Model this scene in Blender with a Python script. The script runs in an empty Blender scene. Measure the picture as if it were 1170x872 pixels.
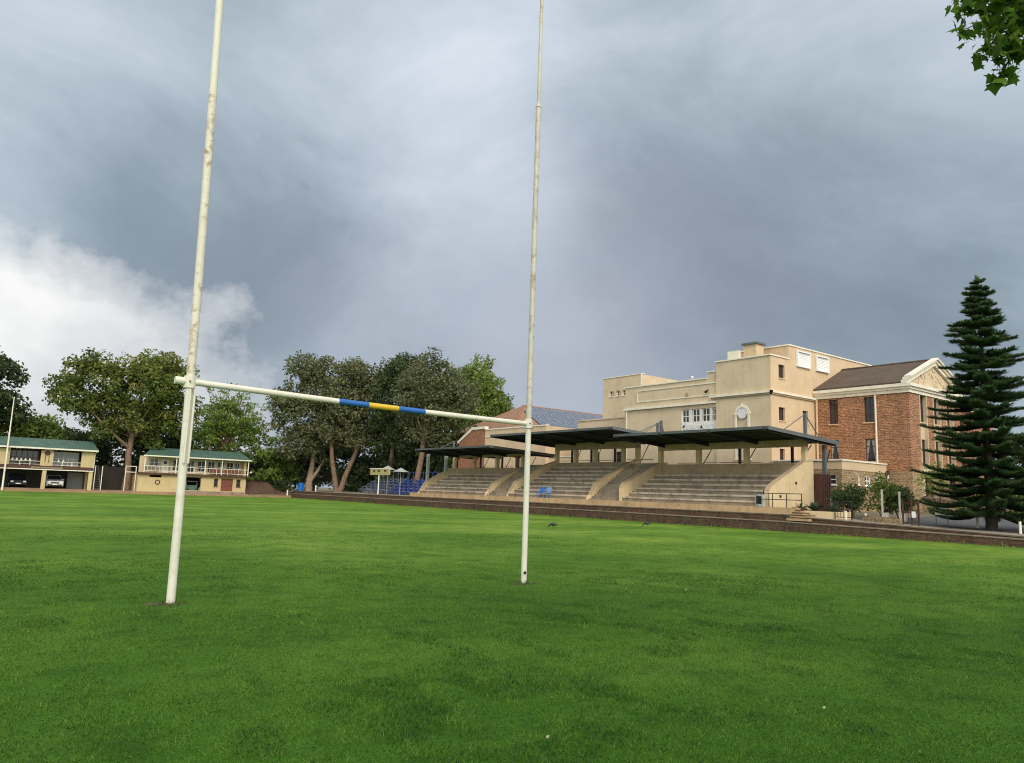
import bpy, math, random
import numpy as np
from mathutils import Vector, Matrix
random.seed(7)
SC = bpy.context.scene
COL = SC.collection
R = math.radians
W0 = {}          # object name -> world origin of its top-level root

# ------------------------------------------------------------------ materials
def new_mat(name):
    m = bpy.data.materials.new(name); m.use_nodes = True
    nt = m.node_tree
    b = nt.nodes['Principled BSDF']
    return m, nt, b

def N(nt, typ, **kw):
    n = nt.nodes.new(typ)
    for k, v in kw.items():
        if hasattr(n, k): setattr(n, k, v)
        else: n.inputs[k].default_value = v
    return n

def L(nt, a, b): nt.links.new(a, b)

def ramp(nt, stops):
    r = nt.nodes.new('ShaderNodeValToRGB')
    e = r.color_ramp.elements
    while len(e) < len(stops): e.new(0.5)
    for i, (p, c) in enumerate(stops):
        e[i].position = p
        e[i].color = (*c, 1) if len(c) == 3 else c
    return r

def mix(nt, fac, a, b, mode='MIX'):
    m = nt.nodes.new('ShaderNodeMix'); m.data_type = 'RGBA'; m.blend_type = mode
    for s, v in ((0, fac), (6, a), (7, b)):
        if isinstance(v, (int, float)): m.inputs[s].default_value = v
        elif isinstance(v, tuple): m.inputs[s].default_value = (*v, 1)
        else: L(nt, v, m.inputs[s])
    return m.outputs[2]

def surf(name, col, dark=0.7, light=1.12, scale=1.3, rough=0.85, bump=0.15, fine=28, stain=None, stain_amt=0.0, streak=0.0, metal=0.0):
    """plain weathered surface: soft large patches, fine grain, optional stains and rain streaks"""
    m, nt, b = new_mat(name)
    g = N(nt, 'ShaderNodeNewGeometry')
    n1 = N(nt, 'ShaderNodeTexNoise', Scale=scale, Detail=6, Roughness=0.65); L(nt, g.outputs['Position'], n1.inputs['Vector'])
    r1 = ramp(nt, [(0.3, tuple(c*dark for c in col)), (0.52, col), (0.75, tuple(min(1, c*light) for c in col))])
    L(nt, n1.outputs['Fac'], r1.inputs['Fac'])
    c = r1.outputs['Color']
    n2 = N(nt, 'ShaderNodeTexNoise', Scale=fine, Detail=3); L(nt, g.outputs['Position'], n2.inputs['Vector'])
    if stain:
        n3 = N(nt, 'ShaderNodeTexNoise', Scale=scale*2.3, Detail=8, Roughness=0.7); L(nt, g.outputs['Position'], n3.inputs['Vector'])
        r3 = ramp(nt, [(0.52, (0, 0, 0)), (0.68, (stain_amt,)*3)]); L(nt, n3.outputs['Fac'], r3.inputs['Fac'])
        c = mix(nt, r3.outputs['Color'], c, stain)
    if streak:
        mp = N(nt, 'ShaderNodeMapping'); mp.inputs['Scale'].default_value = (2.6, 2.6, 0.16); L(nt, g.outputs['Position'], mp.inputs['Vector'])
        n4 = N(nt, 'ShaderNodeTexNoise', Scale=1.5, Detail=5, Roughness=0.7); L(nt, mp.outputs['Vector'], n4.inputs['Vector'])
        r4 = ramp(nt, [(0.5, (0, 0, 0)), (0.72, (streak,)*3)]); L(nt, n4.outputs['Fac'], r4.inputs['Fac'])
        c = mix(nt, r4.outputs['Color'], c, tuple(x*0.45 for x in col))
    L(nt, c, b.inputs['Base Color'])
    b.inputs['Roughness'].default_value = rough; b.inputs['Metallic'].default_value = metal
    if bump:
        bp = N(nt, 'ShaderNodeBump', Strength=bump, Distance=0.01); L(nt, n2.outputs['Fac'], bp.inputs['Height']); L(nt, bp.outputs['Normal'], b.inputs['Normal'])
    return m

def brick(name, c1, c2, mortar, bw=0.24, bh=0.085, ms=0.012, dark=0.6, moss=None):
    m, nt, b = new_mat(name)
    g = N(nt, 'ShaderNodeNewGeometry')
    s = N(nt, 'ShaderNodeSeparateXYZ'); L(nt, g.outputs['Position'], s.inputs[0])
    a = N(nt, 'ShaderNodeMath', operation='ADD'); L(nt, s.outputs[0], a.inputs[0]); L(nt, s.outputs[1], a.inputs[1])
    cb = N(nt, 'ShaderNodeCombineXYZ'); L(nt, a.outputs[0], cb.inputs[0]); L(nt, s.outputs[2], cb.inputs[1])
    t = nt.nodes.new('ShaderNodeTexBrick')
    t.inputs['Color1'].default_value = (*c1, 1); t.inputs['Color2'].default_value = (*c2, 1); t.inputs['Mortar'].default_value = (*mortar, 1)
    t.inputs['Scale'].default_value = 1; t.inputs['Mortar Size'].default_value = ms; t.inputs['Brick Width'].default_value = bw; t.inputs['Row Height'].default_value = bh
    L(nt, cb.outputs[0], t.inputs['Vector'])
    n1 = N(nt, 'ShaderNodeTexNoise', Scale=0.9, Detail=7, Roughness=0.7); L(nt, g.outputs['Position'], n1.inputs['Vector'])
    r1 = ramp(nt, [(0.3, (dark,)*3), (0.7, (1.15,)*3)]); L(nt, n1.outputs['Fac'], r1.inputs['Fac'])
    c = mix(nt, 1.0, t.outputs['Color'], r1.outputs['Color'], 'MULTIPLY')
    # individual burnt and pale bricks
    n5 = N(nt, 'ShaderNodeTexNoise', Scale=5.0, Detail=2); mp = N(nt, 'ShaderNodeMapping'); mp.inputs['Scale'].default_value = (1, 2.6, 1)
    L(nt, cb.outputs[0], mp.inputs['Vector']); L(nt, mp.outputs['Vector'], n5.inputs['Vector'])
    r5 = ramp(nt, [(0.34, (0.45,)*3), (0.5, (1,)*3), (0.66, (1.6, 1.5, 1.4))]); L(nt, n5.outputs['Fac'], r5.inputs['Fac'])
    c = mix(nt, 0.85, c, r5.outputs['Color'], 'MULTIPLY')
    if moss:
        n3 = N(nt, 'ShaderNodeTexNoise', Scale=1.7, Detail=9, Roughness=0.75); L(nt, g.outputs['Position'], n3.inputs['Vector'])
        r3 = ramp(nt, [(0.52, (0, 0, 0)), (0.66, (0.75,)*3)]); L(nt, n3.outputs['Fac'], r3.inputs['Fac'])
        c = mix(nt, r3.outputs['Color'], c, moss)
    L(nt, c, b.inputs['Base Color']); b.inputs['Roughness'].default_value = 0.9
    bp = N(nt, 'ShaderNodeBump', Strength=0.4, Distance=0.01); bp.invert = True
    L(nt, t.outputs['Fac'], bp.inputs['Height']); L(nt, bp.outputs['Normal'], b.inputs['Normal'])
    return m

def leafmat(name, a, b_, c, trans=0.35, rough=0.6):
    """foliage; the attribute tint (leaf age, kind of shoot) picks between three leaf colours"""
    m, nt, b = new_mat(name)
    at = nt.nodes.new('ShaderNodeAttribute'); at.attribute_name = 'tint'
    r = ramp(nt, [(0.0, a), (0.5, b_), (1.0, c)]); L(nt, at.outputs['Fac'], r.inputs['Fac'])
    L(nt, r.outputs['Color'], b.inputs['Base Color']); b.inputs['Roughness'].default_value = rough
    b.inputs['Specular IOR Level'].default_value = 0.25
    tr = nt.nodes.new('ShaderNodeBsdfTranslucent'); L(nt, r.outputs['Color'], tr.inputs['Color'])
    mx = nt.nodes.new('ShaderNodeMixShader'); mx.inputs[0].default_value = trans
    L(nt, b.outputs[0], mx.inputs[1]); L(nt, tr.outputs[0], mx.inputs[2])
    L(nt, mx.outputs[0], nt.nodes['Material Output'].inputs['Surface'])
    return m

def glass(name, col=(0.03, 0.035, 0.04), rough=0.08):
    m, nt, b = new_mat(name)
    b.inputs['Base Color'].default_value = (*col, 1); b.inputs['Roughness'].default_value = rough
    b.inputs['Specular IOR Level'].default_value = 0.6
    return m

CREAM = (0.635, 0.505, 0.345)
M = dict(
    cream=surf('cream_plaster', CREAM, 0.86, 1.06, 0.5, streak=0.2, stain=(0.36, 0.27, 0.17), stain_amt=0.3),
    cream_warm=surf('warm_cream_plaster', (0.655, 0.485, 0.315), 0.88, 1.06, 0.5, streak=0.15, stain=(0.42, 0.30, 0.18), stain_amt=0.25),
    cream_stand=surf('stand_cream_plaster', (0.69, 0.53, 0.32), 0.85, 1.05, 0.8, streak=0.25, stain=(0.42, 0.29, 0.16), stain_amt=0.3),
    white=surf('white_trim', (0.80, 0.74, 0.62), 0.85, 1.04, 1.5, streak=0.2),
    bright_white=surf('bright_white_paint', (0.83, 0.83, 0.82), 0.92, 1.02, 1.5),
    medal=surf('pale_medallion', (0.72, 0.70, 0.68), 0.9, 1.03, 3),
    concrete=surf('weathered_concrete', (0.30, 0.235, 0.165), 0.55, 1.25, 0.9, bump=0.3, stain=(0.12, 0.10, 0.085), stain_amt=0.75, streak=0.3),
    slab=surf('worn_seat_concrete', (0.52, 0.43, 0.335), 0.5, 1.2, 0.9, bump=0.3, stain=(0.17, 0.14, 0.115), stain_amt=0.85),
    tan=surf('tan_plaster', (0.52, 0.35, 0.19), 0.7, 1.12, 0.9, stain=(0.22, 0.12, 0.07), stain_amt=0.6, streak=0.4),
    back=surf('faded_back_wall', (0.46, 0.34, 0.22), 0.75, 1.1, 0.7, streak=0.4, stain=(0.26, 0.17, 0.11), stain_amt=0.5),
    steel=surf('charcoal_steel', (0.020, 0.022, 0.026), 0.8, 1.2, 3, rough=0.6, bump=0.05),
    steel_grey=surf('grey_steel', (0.12, 0.13, 0.135), 0.8, 1.1, 3, rough=0.5, bump=0.05),
    edge=surf('pale_roof_edge', (0.085, 0.095, 0.098), 0.8, 1.1, 3, rough=0.5, bump=0.0),
    sheet=surf('dark_roof_sheet', (0.017, 0.019, 0.023), 0.8, 1.2, 0.8, rough=0.75, bump=0.05),
    hole=surf('dark_hole', (0.012, 0.01, 0.009), bump=0),
    brick=brick('school_brick', (0.205, 0.067, 0.029), (0.41, 0.168, 0.074), (0.38, 0.26, 0.17), 0.34, 0.125, 0.018, dark=0.75),
    stone=brick('tan_stone', (0.38, 0.27, 0.15), (0.29, 0.19, 0.10), (0.42, 0.33, 0.22), 0.42, 0.19, 0.016, dark=0.65),
    terr=brick('old_terrace_brick', (0.085, 0.036, 0.022), (0.135, 0.065, 0.038), (0.11, 0.075, 0.05), 0.24, 0.085, 0.012, dark=0.5, moss=(0.10, 0.095, 0.05)),
    redbrick=brick('red_brick', (0.25, 0.095, 0.045), (0.33, 0.14, 0.075), (0.34, 0.2, 0.13), dark=0.8),
    ledge=surf('worn_ledge', (0.28, 0.215, 0.165), 0.6, 1.25, 1.1, bump=0.3, stain=(0.10, 0.07, 0.05), stain_amt=0.8),
    rooftile=surf('brown_roof_shingle', (0.095, 0.062, 0.043), 0.7, 1.25, 1.2, bump=0.4, fine=9),
    orange=surf('orange_roof_tile', (0.29, 0.15, 0.09), 0.65, 1.2, 2.2, bump=0.4, fine=9),
    green_roof=surf('green_roof_sheet', (0.062, 0.12, 0.092), 0.7, 1.2, 0.7, rough=0.55, bump=0.05),
    yellow=surf('yellow_plaster', (0.56, 0.43, 0.235), 0.85, 1.08, 0.8, streak=0.25),
    brown=surf('brown_timber', (0.09, 0.04, 0.03), 0.7, 1.2, 3),
    reddoor=surf('red_brown_door', (0.20, 0.055, 0.035), 0.7, 1.2, 3, rough=0.6),
    rust=surf('rusty_panel', (0.075, 0.028, 0.02), 0.6, 1.3, 3, rough=0.8),
    post=surf('goal_white_paint', (0.70, 0.665, 0.57), 0.88, 1.05, 2.2, rough=0.55, bump=0.1, stain=(0.48, 0.38, 0.24), stain_amt=0.4),
    post_worn=surf('peeling_goal_paint', (0.69, 0.65, 0.55), 0.85, 1.05, 3.4, rough=0.6, bump=0.15, stain=(0.34, 0.20, 0.10), stain_amt=0.95),
    grey_post=surf('worn_grey_tube', (0.55, 0.52, 0.44), 0.8, 1.08, 2.6, rough=0.5, bump=0.1, stain=(0.33, 0.20, 0.11), stain_amt=0.8),
    rust_patch=surf('rust_stain', (0.33, 0.20, 0.12), 0.6, 1.4, 9, rough=0.85),
    blue=surf('blue_paint', (0.02, 0.12, 0.42), 0.85, 1.1, 3, rough=0.5, bump=0.05),
    yellowp=surf('yellow_paint', (0.72, 0.45, 0.03), 0.85, 1.05, 3, rough=0.5, bump=0.05),
    bluep=surf('blue_plastic', (0.01, 0.14, 0.55), 0.85, 1.15, 4, rough=0.4, bump=0),
    bluelight=surf('faded_blue_plastic', (0.18, 0.32, 0.62), 0.8, 1.2, 6, rough=0.5, bump=0),
    navy=surf('blue_bleacher_paint', (0.075, 0.12, 0.38), 0.8, 1.2, 3, rough=0.5, bump=0),
    steelblue=surf('faded_blue_steel', (0.14, 0.17, 0.24), 0.8, 1.2, 3, rough=0.5, bump=0),
    black=surf('black_metal', (0.015, 0.015, 0.016), 0.8, 1.2, 3, rough=0.5, bump=0),
    rubber=surf('tyre_rubber', (0.012, 0.012, 0.012), bump=0),
    carpaint=surf('silver_car_paint', (0.62, 0.63, 0.65), 0.97, 1.02, 1, rough=0.3, bump=0),
    darkcar=surf('dark_blue_car_paint', (0.02, 0.03, 0.05), 0.97, 1.02, 1, rough=0.25, bump=0),
    lamp=surf('headlight_glass', (0.8, 0.8, 0.78), bump=0, rough=0.15),
    glass=glass('window_glass'),
    glass_sky=glass('pale_window_glass', (0.20, 0.22, 0.25), 0.1),
    curtain=surf('grey_curtain', (0.34, 0.34, 0.33), 0.75, 1.1, 5, bump=0),
    solar=glass('solar_glass', (0.055, 0.08, 0.15), 0.25),
    alu=surf('aluminium', (0.45, 0.46, 0.48), bump=0, rough=0.4),
    bark=surf('brown_bark', (0.20, 0.125, 0.082), 0.5, 1.3, 3, bump=0.6, fine=10),
    bark_pale=surf('pale_bark', (0.32, 0.225, 0.155), 0.6, 1.25, 3, bump=0.6, fine=10),
    bark_dark=surf('dark_bark', (0.06, 0.042, 0.032), 0.6, 1.3, 3, bump=0.6, fine=10),
    earth=surf('orange_earth', (0.30, 0.19, 0.105), 0.65, 1.2, 0.5, bump=0.4, stain=(0.16, 0.12, 0.06), stain_amt=0.7),
    redearth=surf('red_earth', (0.085, 0.045, 0.027), 0.6, 1.3, 0.8, bump=0.5),
    ground=surf('dry_ground', (0.17, 0.14, 0.09), 0.6, 1.2, 0.25, bump=0.4, stain=(0.07, 0.1, 0.035), stain_amt=0.8),
    asphalt=surf('asphalt', (0.085, 0.085, 0.09), 0.85, 1.2, 0.6, bump=0.3),
    paving=surf('concrete_path', (0.30, 0.255, 0.205), 0.65, 1.2, 0.7, bump=0.3, stain=(0.15, 0.12, 0.09), stain_amt=0.6),
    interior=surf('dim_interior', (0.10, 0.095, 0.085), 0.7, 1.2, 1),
    feather=surf('dark_feathers', (0.02, 0.022, 0.024), 0.7, 1.4, 20, rough=0.6),
    beak=surf('grey_beak', (0.06, 0.05, 0.045), bump=0),
    palewood=surf('scoreboard_yellow', (0.42, 0.37, 0.17), 0.8, 1.1, 3),
    rock=surf('pale_rock', (0.48, 0.44, 0.38), 0.6, 1.1, 4, bump=0.5),
    petal=surf('dry_petal', (0.45, 0.42, 0.26), bump=0),
    leafA=leafmat('olive_leaves', (0.072, 0.105, 0.024), (0.135, 0.175, 0.040), (0.28, 0.25, 0.06)),
    leafB=leafmat('grey_green_leaves', (0.082, 0.096, 0.040), (0.150, 0.163, 0.075), (0.25, 0.24, 0.12)),
    leafC=leafmat('spring_green_leaves', (0.11, 0.18, 0.03), (0.19, 0.29, 0.05), (0.30, 0.38, 0.09), 0.5),
    leafD=leafmat('dark_evergreen_leaves', (0.032, 0.052, 0.020), (0.058, 0.086, 0.030), (0.105, 0.135, 0.045)),
    leafE=leafmat('mid_green_leaves', (0.085, 0.13, 0.026), (0.15, 0.215, 0.042), (0.25, 0.31, 0.07)),
    maple=leafmat('maple_leaves', (0.05, 0.11, 0.014), (0.10, 0.20, 0.022), (0.20, 0.32, 0.04), 0.6),
    needle=leafmat('pine_needles', (0.045, 0.090, 0.040), (0.085, 0.150, 0.062), (0.16, 0.24, 0.09), 0.35),
    agave=leafmat('agave_leaves', (0.03, 0.06, 0.03), (0.06, 0.11, 0.05), (0.11, 0.17, 0.07), 0.2),
    bush=leafmat('bush_leaves', (0.05, 0.11, 0.015), (0.10, 0.20, 0.03), (0.17, 0.28, 0.05), 0.4),
    blade=leafmat('grass_blades', (0.018, 0.058, 0.006), (0.074, 0.172, 0.014), (0.17, 0.28, 0.040), 0.35, 0.5),
    darkwood=surf('dark_timber', (0.028, 0.022, 0.017), 0.7, 1.2, 3),
    soil=surf('bare_soil', (0.075, 0.050, 0.024), 0.6, 1.3, 8, bump=0.6),
)

# lawn ground: clover-dark and bright patches, worn specks
def lawn_mat():
    m, nt, b = new_mat('lawn_turf')
    g = N(nt, 'ShaderNodeNewGeometry')
    n1 = N(nt, 'ShaderNodeTexNoise', Scale=0.16, Detail=5, Roughness=0.6); L(nt, g.outputs['Position'], n1.inputs['Vector'])
    n2 = N(nt, 'ShaderNodeTexNoise', Scale=1.4, Detail=6, Roughness=0.7); L(nt, g.outputs['Position'], n2.inputs['Vector'])
    n3 = N(nt, 'ShaderNodeTexNoise', Scale=30, Detail=4, Roughness=0.8); L(nt, g.outputs['Position'], n3.inputs['Vector'])
    # mowing stripes across the field
    s = N(nt, 'ShaderNodeSeparateXYZ'); L(nt, g.outputs['Position'], s.inputs[0])
    w = N(nt, 'ShaderNodeMath', operation='MULTIPLY'); L(nt, s.outputs[1], w.inputs[0]); w.inputs[1].default_value = 1.25
    sn = N(nt, 'ShaderNodeMath', operation='SINE'); L(nt, w.outputs[0], sn.inputs[0])
    r1 = ramp(nt, [(0.32, (0.058, 0.125, 0.014)), (0.5, (0.092, 0.170, 0.022)), (0.68, (0.150, 0.225, 0.038))]); 
    ad = N(nt, 'ShaderNodeMath', operation='MULTIPLY_ADD'); L(nt, sn.outputs[0], ad.inputs[0]); ad.inputs[1].default_value = 0.035; L(nt, n1.outputs['Fac'], ad.inputs[2])
    L(nt, ad.outputs[0], r1.inputs['Fac'])
    r2 = ramp(nt, [(0.33, (0.55, 0.62, 0.5)), (0.5, (1, 1, 1)), (0.7, (1.2, 1.15, 1.1))]); L(nt, n2.outputs['Fac'], r2.inputs['Fac'])
    r3 = ramp(nt, [(0.3, (0.6, 0.6, 0.55)), (0.5, (1, 1, 1)), (0.72, (1.35, 1.3, 1.3))]); L(nt, n3.outputs['Fac'], r3.inputs['Fac'])
    # darker, greener turf near the camera, paler with distance along the view
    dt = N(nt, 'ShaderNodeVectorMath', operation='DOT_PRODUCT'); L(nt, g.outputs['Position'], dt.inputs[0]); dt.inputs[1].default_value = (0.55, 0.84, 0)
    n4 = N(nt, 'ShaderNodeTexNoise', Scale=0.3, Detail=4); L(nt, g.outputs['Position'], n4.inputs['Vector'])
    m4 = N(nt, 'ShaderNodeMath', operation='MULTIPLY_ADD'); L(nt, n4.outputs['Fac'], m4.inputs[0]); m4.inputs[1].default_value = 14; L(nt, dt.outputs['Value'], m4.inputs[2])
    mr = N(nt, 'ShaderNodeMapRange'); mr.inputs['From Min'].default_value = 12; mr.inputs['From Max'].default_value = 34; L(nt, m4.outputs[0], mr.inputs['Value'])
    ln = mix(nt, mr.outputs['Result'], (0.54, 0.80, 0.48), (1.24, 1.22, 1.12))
    c = mix(nt, 1.0, r1.outputs['Color'], r2.outputs['Color'], 'MULTIPLY')
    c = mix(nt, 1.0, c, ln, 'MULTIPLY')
    c = mix(nt, 1.0, c, r3.outputs['Color'], 'MULTIPLY')
    L(nt, c, b.inputs['Base Color']); b.inputs['Roughness'].default_value = 0.9; b.inputs['Specular IOR Level'].default_value = 0.1
    bp = N(nt, 'ShaderNodeBump', Strength=0.9, Distance=0.03); L(nt, n3.outputs['Fac'], bp.inputs['Height']); L(nt, bp.outputs['Normal'], b.inputs['Normal'])
    return m
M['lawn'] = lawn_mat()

# ------------------------------------------------------------------ object helpers
def tag(o, label=None, cat=None, group=None, kind=None):
    if label: o['label'] = label
    if cat: o['category'] = cat
    if group: o['group'] = group
    if kind: o['kind'] = kind
    return o

def thing(name, label, cat, loc, group=None):
    o = bpy.data.objects.new(name, None); COL.objects.link(o); o.location = loc
    o.empty_display_size = 0.3
    W0[o.name] = Vector(loc)
    return tag(o, label, cat, group)

class MB:
    def __init__(s): s.v = []; s.f = []; s.mi = []; s.cur = 0
    def add(s, vs, fs):
        b = len(s.v); s.v += [tuple(p) for p in vs]
        for f in fs: s.f.append([b+i for i in f]); s.mi.append(s.cur)
        return s
    def box(s, x0, x1, y0, y1, z0, z1):
        if x1 < x0: x0, x1 = x1, x0
        if y1 < y0: y0, y1 = y1, y0
        if z1 < z0: z0, z1 = z1, z0
        return s.add([(x0,y0,z0),(x1,y0,z0),(x1,y1,z0),(x0,y1,z0),(x0,y0,z1),(x1,y0,z1),(x1,y1,z1),(x0,y1,z1)],
                     [(3,2,1,0),(4,5,6,7),(0,1,5,4),(1,2,6,5),(2,3,7,6),(3,0,4,7)])
    def prism(s, poly, ext):
        n = len(poly); e = Vector(ext)
        a = [Vector(p) for p in poly]; nn = Vector((0,0,0))
        for i in range(n): nn += a[i].cross(a[(i+1) % n])
        if nn.dot(e) > 0: a = a[::-1]
        vs = a + [p+e for p in a]
        return s.add(vs, [tuple(range(n)), tuple(range(2*n-1, n-1, -1))] + [(i, n+i, n+(i+1) % n, (i+1) % n)[::-1] for i in range(n)])
    def tube(s, pts, rad, n=8, cap=True):
        pts = [Vector(p) for p in pts]
        if not isinstance(rad, (list, tuple)): rad = [rad]*len(pts)
        b = len(s.v); rings = []
        up = Vector((0.13, 0.31, 0.94))
        d0 = (pts[1]-pts[0]).normalized()
        x = d0.cross(up)
        if x.length < 0.2: x = d0.cross(Vector((1, 0, 0)))
        x.normalize()
        for i, p in enumerate(pts):
            d = (pts[min(i+1, len(pts)-1)] - pts[max(i-1, 0)]).normalized()
            x = (x - d*x.dot(d)).normalized(); y = d.cross(x)
            for k in range(n):
                a = 2*math.pi*k/n
                s.v.append(tuple(p + (x*math.cos(a) + y*math.sin(a))*rad[i]))
        for i in range(len(pts)-1):
            for k in range(n):
                k2 = (k+1) % n
                s.f.append([b+i*n+k, b+i*n+k2, b+(i+1)*n+k2, b+(i+1)*n+k]); s.mi.append(s.cur)
        if cap:
            e0, e1 = s.v[b:b+n], s.v[b+(len(pts)-1)*n:b+len(pts)*n]     # caps on vertices of their own, so shading stays crisp
            s.add(e0, [tuple(range(n))[::-1]]); s.add(e1, [tuple(range(n))])
        return s
    def wall(s, axis, c, t, u0, u1, z0, z1, holes=()):
        """wall slab with real openings. axis 'x': plane X=c (u is Y), thickness goes to c+t"""
        us = sorted({u0, u1, *[h[0] for h in holes], *[h[1] for h in holes]})
        zs = sorted({z0, z1, *[h[2] for h in holes], *[h[3] for h in holes]})
        us = [u for u in us if u0 <= u <= u1]; zs = [z for z in zs if z0 <= z <= z1]
        for j in range(len(zs)-1):
            zm = (zs[j]+zs[j+1])/2; run = None
            for i in range(len(us)):
                solid = False
                if i < len(us)-1:
                    um = (us[i]+us[i+1])/2
                    solid = not any(h[0] < um < h[1] and h[2] < zm < h[3] for h in holes)
                if solid and run is None: run = us[i]
                if not solid and run is not None:
                    if axis == 'x': s.box(c, c+t, run, us[i], zs[j], zs[j+1])
                    else: s.box(run, us[i], c, c+t, zs[j], zs[j+1])
                    run = None
        return s
    def build(s, name, mats, parent=None, smooth=False, bevel=0):
        me = bpy.data.meshes.new(name)
        if parent is not None: o0 = W0[parent.name]
        else:
            a = np.array(s.v); o0 = Vector(((a[:,0].min()+a[:,0].max())/2, (a[:,1].min()+a[:,1].max())/2, a[:,2].min()))
        me.from_pydata([(p[0]-o0[0], p[1]-o0[1], p[2]-o0[2]) for p in s.v], [], s.f)
        if not isinstance(mats, (list, tuple)): mats = [mats]
        for m in mats: me.materials.append(M[m] if isinstance(m, str) else m)
        me.polygons.foreach_set('material_index', s.mi)
        if smooth: me.polygons.foreach_set('use_smooth', [len(q) <= 4 for q in s.f])
        me.update()
        o = bpy.data.objects.new(name, me); COL.objects.link(o)
        if parent is not None: o.parent = parent
        else: o.location = o0
        W0[o.name] = o0
        if bevel:
            bv = o.modifiers.new('bevel', 'BEVEL'); bv.width = bevel; bv.segments = 2; bv.limit_method = 'ANGLE'
        return o

def box(name, mat, parent, *a, bevel=0):
    return MB().box(*a).build(name, mat, parent, bevel=bevel)

def npmesh(name, verts, faces, mat, parent=None, tint=None, origin=None, smooth=False):
    """verts (N,3) float, faces (M,k) int; tint per vertex"""
    verts = np.asarray(verts, dtype=np.float32); faces = np.asarray(faces, dtype=np.int32)
    o0 = W0[parent.name] if parent is not None else Vector(origin if origin is not None else (0, 0, 0))
    v = verts - np.array(o0, dtype=np.float32)
    me = bpy.data.meshes.new(name)
    k = faces.shape[1]
    me.vertices.add(len(v)); me.vertices.foreach_set('co', v.ravel())
    me.loops.add(faces.size); me.loops.foreach_set('vertex_index', faces.ravel())
    me.polygons.add(len(faces)); me.polygons.foreach_set('loop_start', np.arange(0, faces.size, k, dtype=np.int32))
    try: me.polygons.foreach_set('loop_total', np.full(len(faces), k, dtype=np.int32))
    except Exception: pass
    me.update(calc_edges=True)
    if tint is not None:
        a = me.attributes.new('tint', 'FLOAT', 'POINT'); a.data.foreach_set('value', np.asarray(tint, dtype=np.float32))
    me.materials.append(M[mat])
    o = bpy.data.objects.new(name, me); COL.objects.link(o)
    if parent is not None: o.parent = parent
    else: o.location = o0
    W0[o.name] = o0
    return o

def dup(root, loc, label=None):
    def cp(o, par):
        c = o.copy(); COL.objects.link(c)
        if par is not None: c.parent = par
        for ch in [q for q in bpy.data.objects if q.parent == o]: cp(ch, c)
        return c
    r = cp(root, None); r.location = loc; W0[r.name] = Vector(loc)
    if label: r['label'] = label
    return r

# ------------------------------------------------------------------ camera
f_px, cam_h = 860.784, 1.6433
cam = bpy.data.cameras.new('camera'); co = bpy.data.objects.new('camera', cam); COL.objects.link(co)
cR = Vector((0.79128, -0.61049, 0.03436)); cU = Vector((-0.11657, -0.09544, 0.98859)); cF = Vector((0.60024, 0.78626, 0.14669))
co.matrix_world = Matrix(((cR.x, cU.x, -cF.x, 0), (cR.y, cU.y, -cF.y, 0), (cR.z, cU.z, -cF.z, cam_h), (0, 0, 0, 1)))
cam.sensor_width = 36; cam.lens = f_px/1170*36; cam.clip_end = 5000; cam.clip_start = 0.05
SC.camera = co

# ------------------------------------------------------------------ light and sky
SUN_DIR = Vector((-0.36, -0.93, 0)).normalized(); SUN_EL = R(38)
sd = Vector((SUN_DIR.x*math.cos(SUN_EL), SUN_DIR.y*math.cos(SUN_EL), math.sin(SUN_EL)))
sl = bpy.data.lights.new('sun', 'SUN'); sl.energy = 1.5; sl.angle = R(14); sl.color = (1.0, 0.90, 0.74)
so = bpy.data.objects.new('sun', sl); COL.objects.link(so); so.rotation_euler = sd.to_track_quat('Z', 'Y').to_euler(); so.location = (0, -20, 40)

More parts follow.
